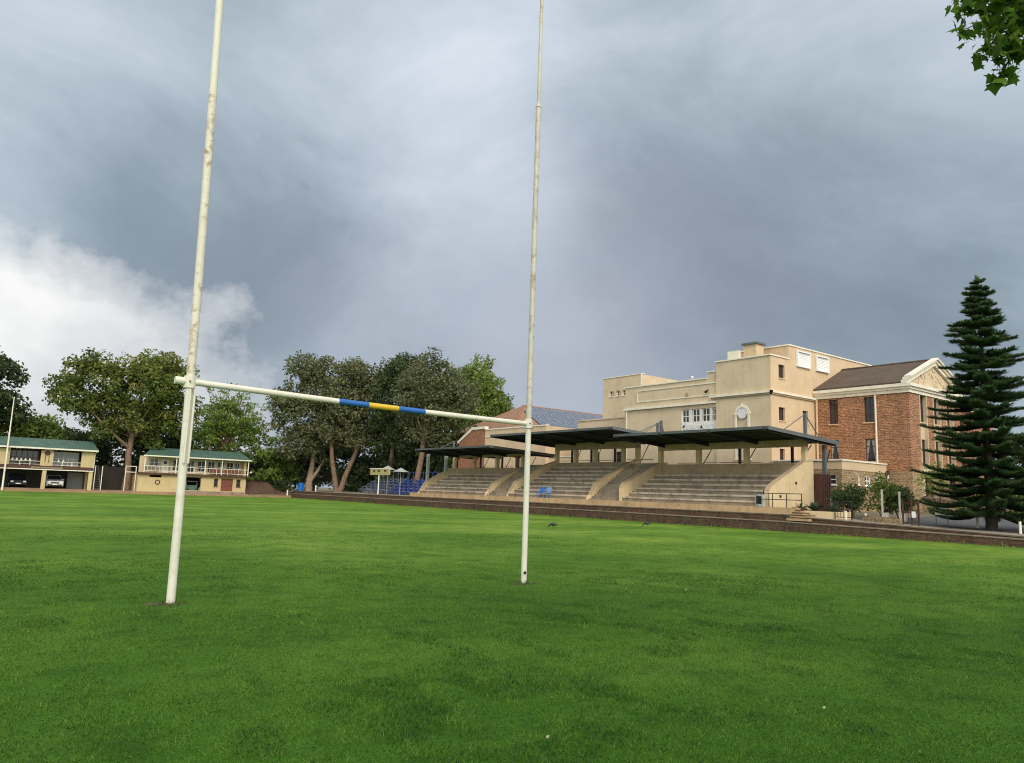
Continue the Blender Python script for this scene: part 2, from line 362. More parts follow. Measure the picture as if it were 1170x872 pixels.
def build_world():
    w = bpy.data.worlds.new('World'); SC.world = w; w.use_nodes = True
    nt = w.node_tree; bg = nt.nodes['Background']
    sky = nt.nodes.new('ShaderNodeTexSky'); sky.sky_type = 'NISHITA'; sky.sun_disc = False
    sky.sun_elevation = SUN_EL; sky.sun_rotation = math.atan2(sd.x, sd.y)
    tc = nt.nodes.new('ShaderNodeTexCoord')
    D = tc.outputs['Generated']
    def math_(op, a, b=None, c=None):
        n = nt.nodes.new('ShaderNodeMath'); n.operation = op
        for i, v in enumerate((a, b, c)):
            if v is None: continue
            if isinstance(v, (int, float)): n.inputs[i].default_value = v
            else: L(nt, v, n.inputs[i])
        return n.outputs[0]
    # clouds lie on a flat layer: direction over height
    def noise(scale, detail, rough, vec, sc=(1, 1, 1), off=(0, 0, 0), dist=0.0):
        mp = nt.nodes.new('ShaderNodeMapping'); mp.inputs['Scale'].default_value = sc; mp.inputs['Location'].default_value = off
        L(nt, vec, mp.inputs['Vector'])
        n = nt.nodes.new('ShaderNodeTexNoise'); n.inputs['Scale'].default_value = scale; n.inputs['Detail'].default_value = detail
        n.inputs['Roughness'].default_value = rough; n.inputs['Distortion'].default_value = dist
        L(nt, mp.outputs['Vector'], n.inputs['Vector'])
        return n
    # wobble the direction so that no cloud edge is smooth
    wn = noise(3.2, 6, 0.62, D)
    sub = nt.nodes.new('ShaderNodeVectorMath'); sub.operation = 'SUBTRACT'; L(nt, wn.outputs['Color'], sub.inputs[0]); sub.inputs[1].default_value = (0.5, 0.5, 0.5)
    scl = nt.nodes.new('ShaderNodeVectorMath'); scl.operation = 'SCALE'; L(nt, sub.outputs[0], scl.inputs[0]); scl.inputs['Scale'].default_value = 0.27
    add = nt.nodes.new('ShaderNodeVectorMath'); add.operation = 'ADD'; L(nt, D, add.inputs[0]); L(nt, scl.outputs[0], add.inputs[1])
    DW = add.outputs[0]
    def blob(vec, d, deg, amp):
        dd = Vector(d).normalized()
        v = nt.nodes.new('ShaderNodeVectorMath'); v.operation = 'DISTANCE'; L(nt, vec, v.inputs[0]); v.inputs[1].default_value = dd
        rr = 2*math.sin(R(deg)/2)
        q = math_('DIVIDE', v.outputs['Value'], rr)
        q = math_('MULTIPLY', q, q); q = math_('MULTIPLY', q, -0.7)
        e = math_('EXPONENT', q)
        return math_('MULTIPLY', e, amp)
    n1 = noise(2.3, 9, 0.58, D, (1, 1, 1.9), (3.1, 1.7, 0.4), 0.6)
    n2 = noise(6.5, 8, 0.6, D, (1, 1, 1.6), (0.3, 5.2, 1.4), 0.3)
    b = math_('MULTIPLY_ADD', n1.outputs['Fac'], 0.80, 0.04)
    b = math_('MULTIPLY_ADD', n2.outputs['Fac'], 0.17, b)
    b = math_('ADD', b, 0.025)
    for d, deg, amp in BLOBS:
        b = math_('ADD', b, blob(DW, d, deg, amp*1.3))
    cr = ramp(nt, [(0.0, (0.165, 0.210, 0.270)), (0.28, (0.250, 0.312, 0.372)), (0.52, (0.395, 0.473, 0.55)), (0.78, (0.58, 0.655, 0.75)), (1.0, (0.76, 0.81, 0.88))])
    L(nt, b, cr.inputs['Fac'])
    c = cr.outputs['Color']
    # warm violet tinge low in the middle
    tv = blob(DW, (0.626, 0.756, 0.189), 13, 0.55)
    c = mix(nt, tv, c, (0.47, 0.48, 0.57))
    # bright cumulus, low on the left
    cu = None
    for d, deg, amp in CUMULUS:
        k = blob(D, d, deg, amp); cu = k if cu is None else math_('ADD', cu, k)
    n3 = noise(7.5, 9, 0.62, D, (1, 1, 1.2), (7.3, 2.2, 0.1), 0.0)
    cu = math_('ADD', cu, math_('MULTIPLY_ADD', n3.outputs['Fac'], 0.75, -0.375))
    cm = ramp(nt, [(0.45, (0, 0, 0)), (0.53, (0.5, 0.5, 0.5)), (0.68, (0.95, 0.95, 0.95))]); L(nt, cu, cm.inputs['Fac'])
    n4 = noise(6.0, 6, 0.55, D, (1, 1, 1.5), (1.3, 8.2, 3.1), 0.0)
    hb = math_('ADD', n4.outputs['Fac'], blob(D, (0.03, 0.98, 0.19), 8, 0.26))
    cc = ramp(nt, [(0.36, (0.47, 0.495, 0.545)), (0.60, (0.66, 0.68, 0.705)), (0.88, (0.90, 0.90, 0.895))]); L(nt, hb, cc.inputs['Fac'])
    c = mix(nt, cm.outputs['Color'], c, cc.outputs['Color'])
    # added warm brightness in the unseen sky behind the camera, to light the facades
    br = math_('ADD', blob(D, sd, 38, BACK[0]), blob(D, (-0.6, -0.75, 0.25), 60, BACK[1]))
    br = math_('ADD', br, 1.0)
    bc = nt.nodes.new('ShaderNodeVectorMath'); bc.operation = 'SCALE'; L(nt, c, bc.inputs[0]); L(nt, math_('MULTIPLY', br, 10.0), bc.inputs['Scale'])
    wf = math_('MULTIPLY', math_('SUBTRACT', br, 1.0), 0.6); wf = math_('MINIMUM', wf, 1.0)
    warm = mix(nt, wf, (1.0, 1.0, 1.0), (1.10, 0.96, 0.78)); bcw = mix(nt, 1.0, bc.outputs[0], warm, 'MULTIPLY')
    out = mix(nt, 0.94, sky.outputs['Color'], bcw)
    L(nt, out, bg.inputs['Color']); bg.inputs['Strength'].default_value = 0.1
    w.cycles.sampling_method = 'MANUAL'; w.cycles.sample_map_resolution = 512

BLOBS = [((0.509, 0.756, 0.411), 8, 0.24), ((0.516, 0.672, 0.531), 12, 0.16), ((0.024, 0.899, 0.437), 9, 0.13), ((0.40, 0.80, 0.44), 8, 0.08),
         ((0.329, 0.903, 0.277), 13, -0.22), ((0.104, 0.936, 0.338), 8, -0.10), ((0.24, 0.92, 0.24), 8, -0.12), ((0.775, 0.574, 0.266), 17, -0.29), ((0.896, 0.396, 0.202), 12, -0.10),
         ((0.776, 0.375, 0.507), 13, 0.10), ((0.60, 0.77, 0.21), 8, 0.18), ((0.68, 0.60, 0.42), 8, -0.06)]
CUMULUS = [((0.0, 0.998, 0.075), 10.5, 0.70), ((0.23, 0.97, 0.05), 10.5, 0.60), ((-0.25, 0.96, 0.08), 13, 0.6)]
BACK = (3.2, 1.3)
build_world()
SC.view_settings.view_transform = 'Standard'; SC.view_settings.look = 'None'; SC.view_settings.gamma = 1; SC.view_settings.exposure = 0.0
SC.view_settings.use_curve_mapping = False
try: SC.cycles.max_bounces = 6; SC.cycles.transparent_max_bounces = 6; SC.cycles.use_denoising = True; SC.cycles.denoising_prefilter = 'NONE'; SC.cycles.denoising_input_passes = 'RGB_ALBEDO_NORMAL'; SC.cycles.filter_width = 1.1
except Exception: pass
#@@PART2
# ------------------------------------------------------------------ ground, field, terrace
def quadsheet(name, mat, x0, x1, y0, y1, zf, nx=1, ny=1, kind='structure'):
    m = MB(); vs = []; fs = []
    for j in range(ny+1):
        for i in range(nx+1):
            x = x0+(x1-x0)*i/nx; y = y0+(y1-y0)*j/ny; vs.append((x, y, zf(x, y) if callable(zf) else zf))
    for j in range(ny):
        for i in range(nx):
            a = j*(nx+1)+i; fs.append((a, a+1, a+nx+2, a+nx+1))
    m.add(vs, fs); o = m.build(name, mat); return tag(o, kind=kind)

def smooth(a, b, t):
    t = max(0, min(1, (t-a)/(b-a))); return t*t*(3-2*t)
def z_edge(Y):      # height of the terrace along its front edge
    return 0.97 if Y >= 25.4 else max(0.15, 0.5+0.0335*(Y-13.49))
def z_terr(X, Y):
    z = 0.97 if Y >= 25.6 else min(0.9, max(0.12, 0.5+0.0335*(Y-13.49)))
    return z + 0.36*smooth(46, 57, X)*smooth(34, 26, Y) if X > 40.1 else z

quadsheet('ground', 'ground', -1500, 1500, -1500, 1500, -0.05)
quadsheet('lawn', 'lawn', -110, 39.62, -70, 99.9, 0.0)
quadsheet('earth_strip', 'earth', -110, 34.2, 99.7, 101.3, lambda x, y: -0.01+0.36*(y-99.7)/1.6, 4, 6)
quadsheet('back_yard', 'earth', -110, 39.3, 101.3, 140, lambda x, y: 0.35, 1, 1)
quadsheet('terrace_ground', 'ground', 40.4, 130, -70, 170, lambda x, y: z_terr(x, y)-0.015, 60, 150)
quadsheet('path', 'paving', 40.05, 43.2, -20, 25.3, lambda x, y: z_edge(y)-0.001, 1, 40)
quadsheet('road', 'asphalt', 43.3, 56.5, -30, 23.3, lambda x, y: z_terr(x, y)+0.012, 14, 60)
quadsheet('terrace_walk', 'paving', 40.05, 52, 25.6, 101, lambda x, y: 0.975, 1, 1)

# red earth bank behind the far right corner of the field
def mound():
    vs = []; fs = []; nx, ny = 22, 12
    for j in range(ny+1):
        for i in range(nx+1):
            x = 33.7+7.6*i/nx; y = 101.6+5*j/ny
            h = 1.5*math.exp(-((x-36.0)/2.6)**2)*(1+.25*math.sin(x*2.3)*math.sin(y*1.7+x))*smooth(101.4, 103.4, y)+0.3*smooth(101.4, 102, y)
            vs.append((x, y, 0.3+h+0.12*math.sin(x*5.1+y*3.3)*smooth(101.6, 102.4, y)))
    for j in range(ny):
        for i in range(nx):
            a = j*(nx+1)+i; fs.append((a, a+1, a+nx+2, a+nx+1))
    tag(MB().add(vs, fs).build('earth_bank', 'redearth', smooth=True), kind='structure')
mound()

# the stepped brick terrace wall along the touchline
def z_low(Y): return 0.6 if Y >= 27 else max(0.02, 0.49+(Y-19.65)*0.0158)
tw = thing('terrace_wall', 'long weathered dark brick retaining wall in two steps along the touchline', 'wall', (39.56, 50, 0))
ys = [-20, -8, 0, 5, 10, 13, 16, 19, 22, 25.38]; ys2 = [25.42, 40, 60, 80, 101]
low = MB(); up = MB(); cap1 = MB(); cap2 = MB()
for seq in (ys, ys2):
    for a, b in zip(seq[:-1], seq[1:]):
        za, zb = z_low(a), z_low(b); ua, ub = max(z_edge(a), za+.06), max(z_edge(b), zb+.06)
        def seg(mb, x0, x1, z0a, z1a, z0b, z1b):
            mb.add([(x0,a,z0a),(x1,a,z0a),(x1,b,z0b),(x0,b,z0b),(x0,a,z1a),(x1,a,z1a),(x1,b,z1b),(x0,b,z1b)],
                   [(3,2,1,0),(4,5,6,7),(0,1,5,4),(1,2,6,5),(2,3,7,6),(3,0,4,7)])
        seg(low, 39.58, 40.1, -0.05, za-.05, -0.05, zb-.05)
        seg(cap1, 39.55, 40.12, za-.05, za, zb-.05, zb)
        seg(up, 40.12, 40.5, -0.05, ua-.055, -0.05, ub-.055)
        seg(cap2, 40.09, 40.52, ua-.055, ua, ub-.055, ub)
low.build('lower_step', 'terr', tw); cap1.build('lower_coping', 'ledge', tw); up.build('upper_step', 'terr', tw); cap2.build('upper_coping', 'ledge', tw)
fw = thing('kerb_wall', 'low orange brown kerb wall closing the far end of the pitch below the earth bank', 'wall', (37, 100.6, 0))
box('kerb', 'earth', fw, 33.9, 39.6, 100.4, 100.9, -0.05, 0.32); box('kerb_coping', 'ledge', fw, 33.85, 39.56, 100.36, 100.94, 0.32, 0.38)

# rough weeds and long grass at the foot of the wall
def weeds():
    rng = np.random.default_rng(5); n = 5200
    y = rng.uniform(6, 101, n); keep = (np.sin(y*0.9)+np.sin(y*2.3+1)+rng.uniform(-1.5, 1.5, n)) > -0.3; y = y[keep]; n = len(y)
    x = 39.52-np.abs(rng.normal(0, 0.10, n)); h = rng.uniform(.04, .20, n)*(0.6+0.8*(rng.random(n) > .85)); a = rng.uniform(0, 6.28, n); w = rng.uniform(.006, .02, n)
    dx, dy = np.cos(a)*w, np.sin(a)*w; lean = rng.normal(0, .05, (n, 2))
    p0 = np.stack([x-dx, y-dy, 0*x], 1); p1 = np.stack([x+dx, y+dy, 0*x], 1); p2 = np.stack([x+lean[:, 0], y+lean[:, 1], h], 1)
    v = np.concatenate([p0, p1, p2], 0).reshape(3, n, 3).transpose(1, 0, 2).reshape(-1, 3)
    t = np.repeat(rng.random(n), 3)
    o = npmesh('wall_foot_weeds', v, np.arange(3*n).reshape(n, 3), 'leafE', None, t, (39.5, 50, 0)); tag(o, kind='stuff')
weeds()

# ------------------------------------------------------------------ grandstands
def stand(label, y0, y1, rows, wall_top, post_top, roof_z, ry0, ry1, post_ys, mast_ys, side_profile_r, plinth_y0, mast_top):
    xf, dep, rise, z1 = 42.0, 0.72, 0.36, 1.70
    xb = xf+dep*rows
    t = thing('grandstand', label, 'grandstand', (42.0, (y0+y1)/2, 0.97), 'grandstands along the touchline')
    tiers = MB()
    for k in range(rows):
        tiers.box(xf+dep*k, xf+dep*(k+1), y0+.3, y1-.3, 0.9, z1+rise*k-.13)
    tiers.build('seating_tiers', 'concrete', t)
    for k in range(rows):
        z = z1+rise*k
        MB().box(xf+dep*k-.05, xf+dep*k+.36, y0+.302, y1-.302, z-.13, z).build('seat_slab', 'slab', t, bevel=.012)
    box('plinth', 'tan', t, 41.02, 41.97, plinth_y0, y1, 0.9, 1.36)
    for yy, prof in ((y0, side_profile_r), (y1-.3, side_profile_r)):
        s = MB().prism([(x, yy, z) for x, z in prof], (0, .3, 0)).build('side_wall', 'cream_stand', t, bevel=.015)
        top = [p for p in prof if p[1] > 1.4]
        cp = MB()
        for a, b in zip(top[:-1], top[1:]):
            if abs(b[0]-a[0]) > .2: cp.prism([(a[0], yy-.02, a[1]), (b[0], yy-.02, b[1]), (b[0], yy-.02, b[1]+.05), (a[0], yy-.02, a[1]+.05)], (0, .34, 0))
        cp.build('coping', 'back', s)
        for fx, fz in ((43.1, 1.95+.0), (44.9, 2.85)):
            MB().box(fx, fx+.2, yy-.012, yy+.312, fz, fz+.17).build('vent_hole', 'hole', s)
    box('back_wall', 'back', t, xb, xb+.25, y0+.01, y1-.01, .9, wall_top)
    box('wall_coping', 'back', t, xb-.04, xb+.29, y0+.005, y1-.005, wall_top, wall_top+.06)
    for y in post_ys:
        box('roof_post', 'cream_stand', t, xb-.06, xb+.27, y-.17, y+.17, wall_top+.06, post_top+.0, bevel=.02)
    box('roof_beam', 'back', t, xb-.03, xb+.24, y0+.02, y1-.02, post_top, roof_z-.28)
    for a, b in zip(post_ys[:-1], post_ys[1:]):
        ym = (a+b)/2
        sp = box('steel_post', 'steel', t, 48.5, 48.66, ym-.08, ym+.08, .95, roof_z-.45)
        MB().tube([(48.58, ym+.1, wall_top-.8), (48.58, ym-1.5, roof_z-.55)], .035, 6).build('brace', 'steel', sp)
        MB().tube([(48.58, ym-1.9, wall_top+.28), (48.58, ym+1.9, wall_top+.28)], .025, 6).build('hand_rail', 'steel', sp)
    # cantilever roof: front edge high, back edge lower
    zf, zb = roof_z, roof_z-.38
    X0, X1 = 40.9, 48.95
    prof = MB(); n = int((ry1-ry0)/0.25); vs = []; fs = []
    for i in range(n+1):
        y = ry0+(ry1-ry0)*i/n; o = .028*(1 if i % 2 else -1)
        vs += [(X0, y, zf+o), (X1, y, zb+o), (X0, y, zf+o+.02), (X1, y, zb+o+.02)]
    for i in range(n):
        a = 4*i; fs += [(a, a+1, a+5, a+4), (a+2, a+6, a+7, a+3), (a, a+4, a+6, a+2), (a+1, a+3, a+7, a+5)]
    roof = prof.add(vs, fs).build('roof', 'sheet', t)
    MB().box(X0-.06, X0-.02, ry0, ry1, zf-.13, zf+.055).build('front_edge', 'edge', roof)
    for yy in (ry0-.05, ry1+.01):
        MB().prism([(X0-.06, yy, zf-.17), (X1, yy, zb-.22), (X1, yy, zb+.05), (X0-.06, yy, zf+.055)], (0, .04, 0)).build('side_edge', 'steel_grey', roof)
    ny = max(3, int(round((ry1-ry0)/4.2)))
    for i in range(ny+1):
        y = ry0+.25+(ry1-ry0-.5)*i/ny
        MB().prism([(X0-.16, y-.06, zf-.22), (xb, y-.06, zf-.62), (X1-.1, y-.06, zb-.30), (X1-.1, y-.06, zb-.04), (X0-.16, y-.06, zf-.045)], (0, .12, 0)).build('rafter', 'steel', t)
    for i in range(7):
        x = X0+.5+(X1-X0-1)*i/6; z = zf-.38*(x-X0)/(X1-X0)
        MB().box(x-.04, x+.04, ry0+.02, ry1-.02, z-.14, z-.035).build('purlin', 'steel', t)
    for y in mast_ys:
        mz = roof_z-.35
        ms = MB().box(xb+.3, xb+.48, y-.09, y+.09, mz, mast_top).build('mast', 'steel_grey', t)
        for x2, zz in ((xb-2.6, roof_z-.1), (48.7, roof_z-.3)):
            MB().tube([(xb+.39, y, mast_top-.08), (x2, y, zz)], .035, 6).build('tie_rod', 'steel_grey', ms)
    return t

profC = [(41.95, .9), (41.95, 2.35), (42.25, 2.68), (46.08, 4.40), (47.08, 4.47), (47.08, .9)]
profB = [(41.95, .9), (41.95, 1.30), (42.25, 1.75), (42.80, 2.68), (46.5, 4.45), (47.9, 4.85), (47.9, .9)]
profA = [(41.95, .9), (41.95, 1.30), (42.25, 1.75), (42.75, 2.5), (44.4, 3.4), (46.35, 4.2), (46.7, 4.2), (46.7, .9)]
gsC = stand('nearest concrete grandstand, its pale end wall and handrail facing the camera', 28.0, 41.0, 6, 4.26, 5.42, 6.27, 27.25, 40.55,
            [28.2, 32.75, 37.0, 40.8], [28.3, 41.4], profC, 25.45, 7.72)
gsB = stand('middle concrete grandstand with more tiers and a higher roof than its neighbours', 44.4, 55.3, 8, 4.62, 5.85, 6.88, 40.7, 56.5,
            [44.6, 46.3, 49.8, 52.4, 55.1], [42.3], profB, 41.02, 8.1)
gsA = stand('farthest concrete grandstand, low roofed, beside the blue bleachers', 58.4, 71.0, 6, 4.1, 5.3, 5.92, 56.6, 70.1,
            [58.6, 62.8, 66.9, 70.8], [71.6], profA, 55.32, 7.25)

for x_, zz_ in ((43.0, 2.55), (45.3, 3.75)):
    box('roof_post', 'curtain', gsA, x_-.14, x_+.14, 70.72, 70.98, zz_, 5.55)
def flight(name, label, y0, y1):
    t = thing(name, label, 'stairs', (41.6, (y0+y1)/2, .97), 'stairways between the grandstands')
    m = MB()
    for k in range(16): m.box(42.0+.3*k, 42.0+.3*(k+1), y0, y1, .9, 1.45+.2*k)
    m.build('steps', 'concrete', t)
    for y in ():
        h = MB().tube([(42.0, y, 1.5), (42.0, y, 2.35), (46.6, y, 5.1), (46.6, y, 4.4)], .025, 6).build('handrail', 'black', t)
flight('stairway', 'concrete stairway climbing between the nearest and the middle grandstand', 41.03, 44.37)
flight('stairway', 'concrete stairway climbing between the middle and the farthest grandstand', 55.33, 58.37)

# steps, planter and handrail at the near end of the terrace
st = thing('garden_steps', 'short tan steps with brick treads at the near end of the grandstand plinth', 'steps', (40.5, 24.4, 0.5))
for k in range(4):
    z = .80+.14*k
    box('riser', 'tan', st, 39.75+.3*k, 41.0, 24.0+.35*k, 25.4, z-.16, z); box('tread', 'terr', st, 39.72+.3*k, 41.0, 23.97+.35*k, 25.4, z, z+.035)
pl = thing('planter', 'cream walled planter holding agaves beside the tan steps', 'planter', (41.6, 24.9, .8))
box('planter_wall', 'cream_stand', pl, 41.03, 42.9, 23.2, 25.43, .7, 1.22, bevel=.02); box('soil', 'redearth', pl, 41.15, 42.8, 23.32, 25.3, 1.22, 1.24)
def agave(name, label, cx, cy, z, r, n, seed, group=None):
    rng = random.Random(seed); vs = []; fs = []; ti = []
    for k in range(n):
        a = rng.uniform(0, 6.28); el = rng.uniform(.15, 1.35); Lh = r*rng.uniform(.7, 1.1); w = r*.10
        d = Vector((math.cos(a)*math.cos(el), math.sin(a)*math.cos(el), math.sin(el))); s = Vector((-math.sin(a), math.cos(a), 0))
        b = Vector((cx, cy, z)); i0 = len(vs); tv = rng.random()
        pts = [(0, .7), (.35, 1.1), (.7, .7), (1, .02)]
        for q, ww in pts:
            p = b+d*Lh*q+Vector((0, 0, -.25*Lh*q*q)); vs += [p-s*w*ww, p+Vector((0, 0, -.03)), p+s*w*ww]; ti += [tv]*3
        for j in range(3):
            o = i0+3*j; fs += [(o, o+1, o+4, o+3), (o+1, o+2, o+5, o+4)]
    o = npmesh(name, vs, fs, 'agave', None, ti, (cx, cy, z)); return tag(o, label, 'plant', group)
agave('agave_plant', 'dense broad agave in the planter in front of the pale end wall', 41.8, 24.85, 1.22, .80, 46, 1, 'agaves in the planter')
agave('agave_plant', 'spikier agave nearest the iron gate, at the right end of the planter', 42.0, 23.75, 1.22, .65, 34, 2, 'agaves in the planter')
agave('agave_plant', 'small agave at the left end of the planter, below the handrail', 41.55, 25.6, 1.30, .55, 26, 3, 'agaves in the planter')
hr = thing('handrail', 'black metal two bar handrail on the plinth before the pale end wall', 'handrail', (41.15, 26.8, 1.36))
for y in (25.3, 26.3, 27.25, 27.5, 28.35): MB().tube([(41.2, y, 1.3), (41.2, y, 2.2)], .028, 6).build('upright', 'black', hr)
for z in (1.82, 2.19): MB().tube([(41.2, 25.27, z), (41.2, 28.38, z)], .024, 6).build('rail', 'black', hr)
sr = thing('stair_rail', 'short sloping black stair rail against the nearest grandstand tiers', 'handrail', (42.0, 28.5, 1.7))
for k in range(4): MB().tube([(42.05+.35*k, 28.45, 1.6+.2*k), (42.05+.35*k, 28.45, 2.35+.2*k)], .022, 6).build('upright', 'black', sr)
MB().tube([(42.0, 28.45, 2.33), (43.2, 28.45, 2.98)], .026, 6).build('rail', 'black', sr)
bx = thing('control_box', 'small black box with a pale rim standing on the plinth by the handrail', 'box', (41.5, 28.2, 1.36))
box('case', 'alu', bx, 41.42, 41.75, 28.1, 28.62, 1.36, 2.1, bevel=.02); box('dark_face', 'hole', bx, 41.40, 41.415, 28.17, 28.55, 1.52, 2.0)

# blue plastic chairs on the plinth of the middle stand
def chair(label, x, y, mat):
    t = thing('plastic_chair', label, 'chair', (x, y, 1.36), 'blue plastic chairs')
    for sx in (-.2, .2):
        for sy in (-.22, .22): MB().tube([(x+sx*1.15, y+sy*1.1, 1.36), (x+sx, y+sy, 1.80)], .02, 6).build('leg', mat, t)
    box('seat', mat, t, x-.24, x+.24, y-.26, y+.26, 1.79, 1.83, bevel=.015)
    MB().prism([(x+.2, y-.26, 1.83), (x+.24, y-.26, 1.83), (x+.34, y-.26, 2.25), (x+.30, y-.26, 2.25)], (0, .52, 0)).build('backrest', mat, t, bevel=.015)
    for sy in (-.27, .23): MB().box(x-.2, x+.28, y+sy, y+sy+.04, 1.98, 2.01).build('armrest', mat, t)
# (placed on the walkway ledge in front)
c1 = chair('vivid blue plastic chair before the middle grandstand, left of the pale one', 41.4, 49.75, 'bluep')
c2 = chair('faded pale blue plastic chair before the middle grandstand', 41.4, 48.85, 'bluelight')

# ------------------------------------------------------------------ the plastered school hall
hall = thing('school_hall', 'large cream plastered flat roofed hall with white bands rising behind the grandstands', 'building', (60, 42, 0.97))
H = hall
# window openings: (u0,u1,z0,z1)
rw = [(52.82, 53.66, 11.47, 12.58), (52.77, 53.62, 8.06, 9.14), (56.14, 56.90, 8.08, 9.16), (52.8, 53.5, 4.6, 5.85), (56.0, 56.8, 4.6, 5.85)]
m = MB().wall('y', 34.2, .35, 51.71, 58.0, .9, 13.16, rw); m.build('south_wall', 'cream_warm', H)
def trim(mb, pts_box): mb.box(*pts_box)
def window(parent, axis, c, u0, u1, z0, z1, nu, nz, fmat, gmat='glass', inset=.16, bar=.05, sill=True):
    """frame and bars as one mesh, pane as a sub-part, set back in a real opening"""
    fr = MB(); d0, d1 = c+inset, c+inset+.06
    def bb(a, b, z_0, z_1, e=0):
        if axis == 'x': fr.box(d0-e, d1, a, b, z_0, z_1)
        else: fr.box(a, b, d0-e, d1, z_0, z_1)
    bb(u0, u0+bar, z0, z1); bb(u1-bar, u1, z0, z1); bb(u0+bar, u1-bar, z0, z0+bar); bb(u0+bar, u1-bar, z1-bar, z1)
    for i in range(1, nu):
        u = u0+(u1-u0)*i/nu; bb(u-bar/2, u+bar/2, z0+bar, z1-bar, -.004)
    for j in range(1, nz):
        z = z0+(z1-z0)*j/nz; bb(u0+bar, u1-bar, z-bar/2, z+bar/2, -.008)
    w = fr.build('window', fmat, parent)
    p = MB()
    if axis == 'x': p.box(d1-.02, d1+.02, u0+.01, u1-.01, z0+.01, z1-.01)
    else: p.box(u0+.01, u1-.01, d1-.02, d1+.02, z0+.01, z1-.01)
    p.build('pane', gmat, w)
    if sill:
        s = MB()
        if axis == 'x': s.box(c-.07, c+inset, u0-.05, u1+.05, z0-.07, z0+.012)
        else: s.box(u0-.05, u1+.05, c-.07, c+inset, z0-.07, z0+.012)
        s.build('sill', fmat if fmat != 'brown' else 'cream_warm', w)
    return w
for h in rw: window(H, 'y', 34.2, *h, 2, 2 if h[3]-h[2] < 1.2 else 3, 'brown')
# west block wall with its arched blind niche
MB().wall('x', 51.71, .35, 34.55, 39.42, .9, 13.16, [(36.2, 37.5, 5.0, 8.66)]).build('block_wall', 'cream', H)
box('niche_back', 'cream', H, 51.83, 51.95, 36.1, 37.6, 4.9, 9.5)
# arch surround
def arch_ring(yc, zc, r0, r1, x0, x1, n=18):
    m = MB()
    for i in range(n):
        a, b = math.pi*i/n, math.pi*(i+1)/n
        m.prism([(x0, yc+r0*math.cos(a), zc+r0*math.sin(a)), (x0, yc+r1*math.cos(a), zc+r1*math.sin(a)), (x0, yc+r1*math.cos(b), zc+r1*math.sin(b)), (x0, yc+r0*math.cos(b), zc+r0*math.sin(b))], (x1-x0, 0, 0))
    return m
ar = arch_ring(36.85, 8.66, .5, .70, 51.64, 51.74); ar.box(51.64, 51.74, 36.15, 36.33, 5.0, 8.66); ar.box(51.64, 51.74, 37.37, 37.55, 5.0, 8.66); ar.box(51.62, 51.74, 36.05, 36.40, 8.60, 8.72); ar.box(51.62, 51.74, 37.30, 37.65, 8.60, 8.72); ar.box(51.61, 51.74, 36.76, 36.94, 9.16, 9.48)
ar.box(51.64, 51.74, 36.0, 37.7, 4.9, 5.0)
ar.build('arch_surround', 'white', H)
MB().prism([(51.68, 36.85+.42*math.cos(2*math.pi*k/20), 8.72+.42*math.sin(2*math.pi*k/20)) for k in range(20)], (.14, 0, 0)).build('medallion', 'medal', H, bevel=.04)
# bands and parapets (each 2-3 mm proud of what it crosses)
tr = MB()
tr.box(51.52, 51.705, 34.0, 40.0, 10.18, 10.34); tr.box(51.52, 58.0, 34.0, 34.195, 10.181, 10.341)       # string course round the block
tr.build('string_course', 'white', H)
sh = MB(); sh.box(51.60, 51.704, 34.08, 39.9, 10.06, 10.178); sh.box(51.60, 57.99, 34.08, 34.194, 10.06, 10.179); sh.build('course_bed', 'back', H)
cp = MB(); cp.box(51.62, 51.98, 34.12, 39.45, 13.16, 13.27); cp.box(51.98, 54.25, 34.12, 34.5, 13.161, 13.27); cp.build('parapet_coping', 'white', H)
box('roof_slab', 'back', H, 52.0, 68.5, 34.56, 39.4, 12.6, 12.75)
# raised rear part with louvres and chimney
MB().wall('y', 34.22, .3, 54.27, 68.6, 13.165, 14.32, []).build('upper_wall', 'cream_warm', H)
MB().box(54.27, 54.6, 34.53, 39.4, 12.76, 14.32).build('upper_return', 'cream_warm', H)
cu_ = MB(); cu_.box(54.2, 68.7, 34.14, 34.55, 14.32, 14.43); cu_.box(54.2, 54.62, 34.55, 39.45, 14.321, 14.43); cu_.build('upper_coping', 'white', H)
MB().wall('y', 34.2, .3, 58.0, 68.6, .9, 13.16, []).build('rear_wall', 'cream_warm', H)
for u0, u1, z0, z1 in ((55.33, 57.28, 12.72, 14.06), (58.22, 60.12, 12.72, 14.06)):
    lv = MB(); lv.box(u0, u1, 34.02, 34.19, z0, z0+.09); lv.box(u0, u1, 34.02, 34.19, z1-.09, z1); lv.box(u0, u0+.09, 34.02, 34.19, z0+.09, z1-.09); lv.box(u1-.09, u1, 34.02, 34.19, z0+.09, z1-.09)
    f = lv.build('louvre_panel', 'bright_white', H); s = MB()
    for k in range(9):
        z = z0+.1+(z1-z0-.2)*k/9
        s.prism([(u0+.09, 34.15, z), (u0+.09, 34.185, z), (u0+.09, 34.185, z+.118), (u0+.09, 34.172, z+.118)], (u1-u0-.18, 0, 0))
    s.box(u0+.09, u1-.09, 34.187, 34.199, z0+.09, z1-.09); s.build('louvre_slats', 'bright_white', f)
ch = box('chimney', 'cream_warm', H, 52.5, 53.5, 36.0, 37.2, 12.7, 14.45); box('chimney_cap', 'steel_grey', ch, 52.35, 53.65, 35.85, 37.35, 14.45, 14.6)
box('roof_box', 'white', H, 52.2, 52.5, 37.5, 38.6, 12.75, 14.05)
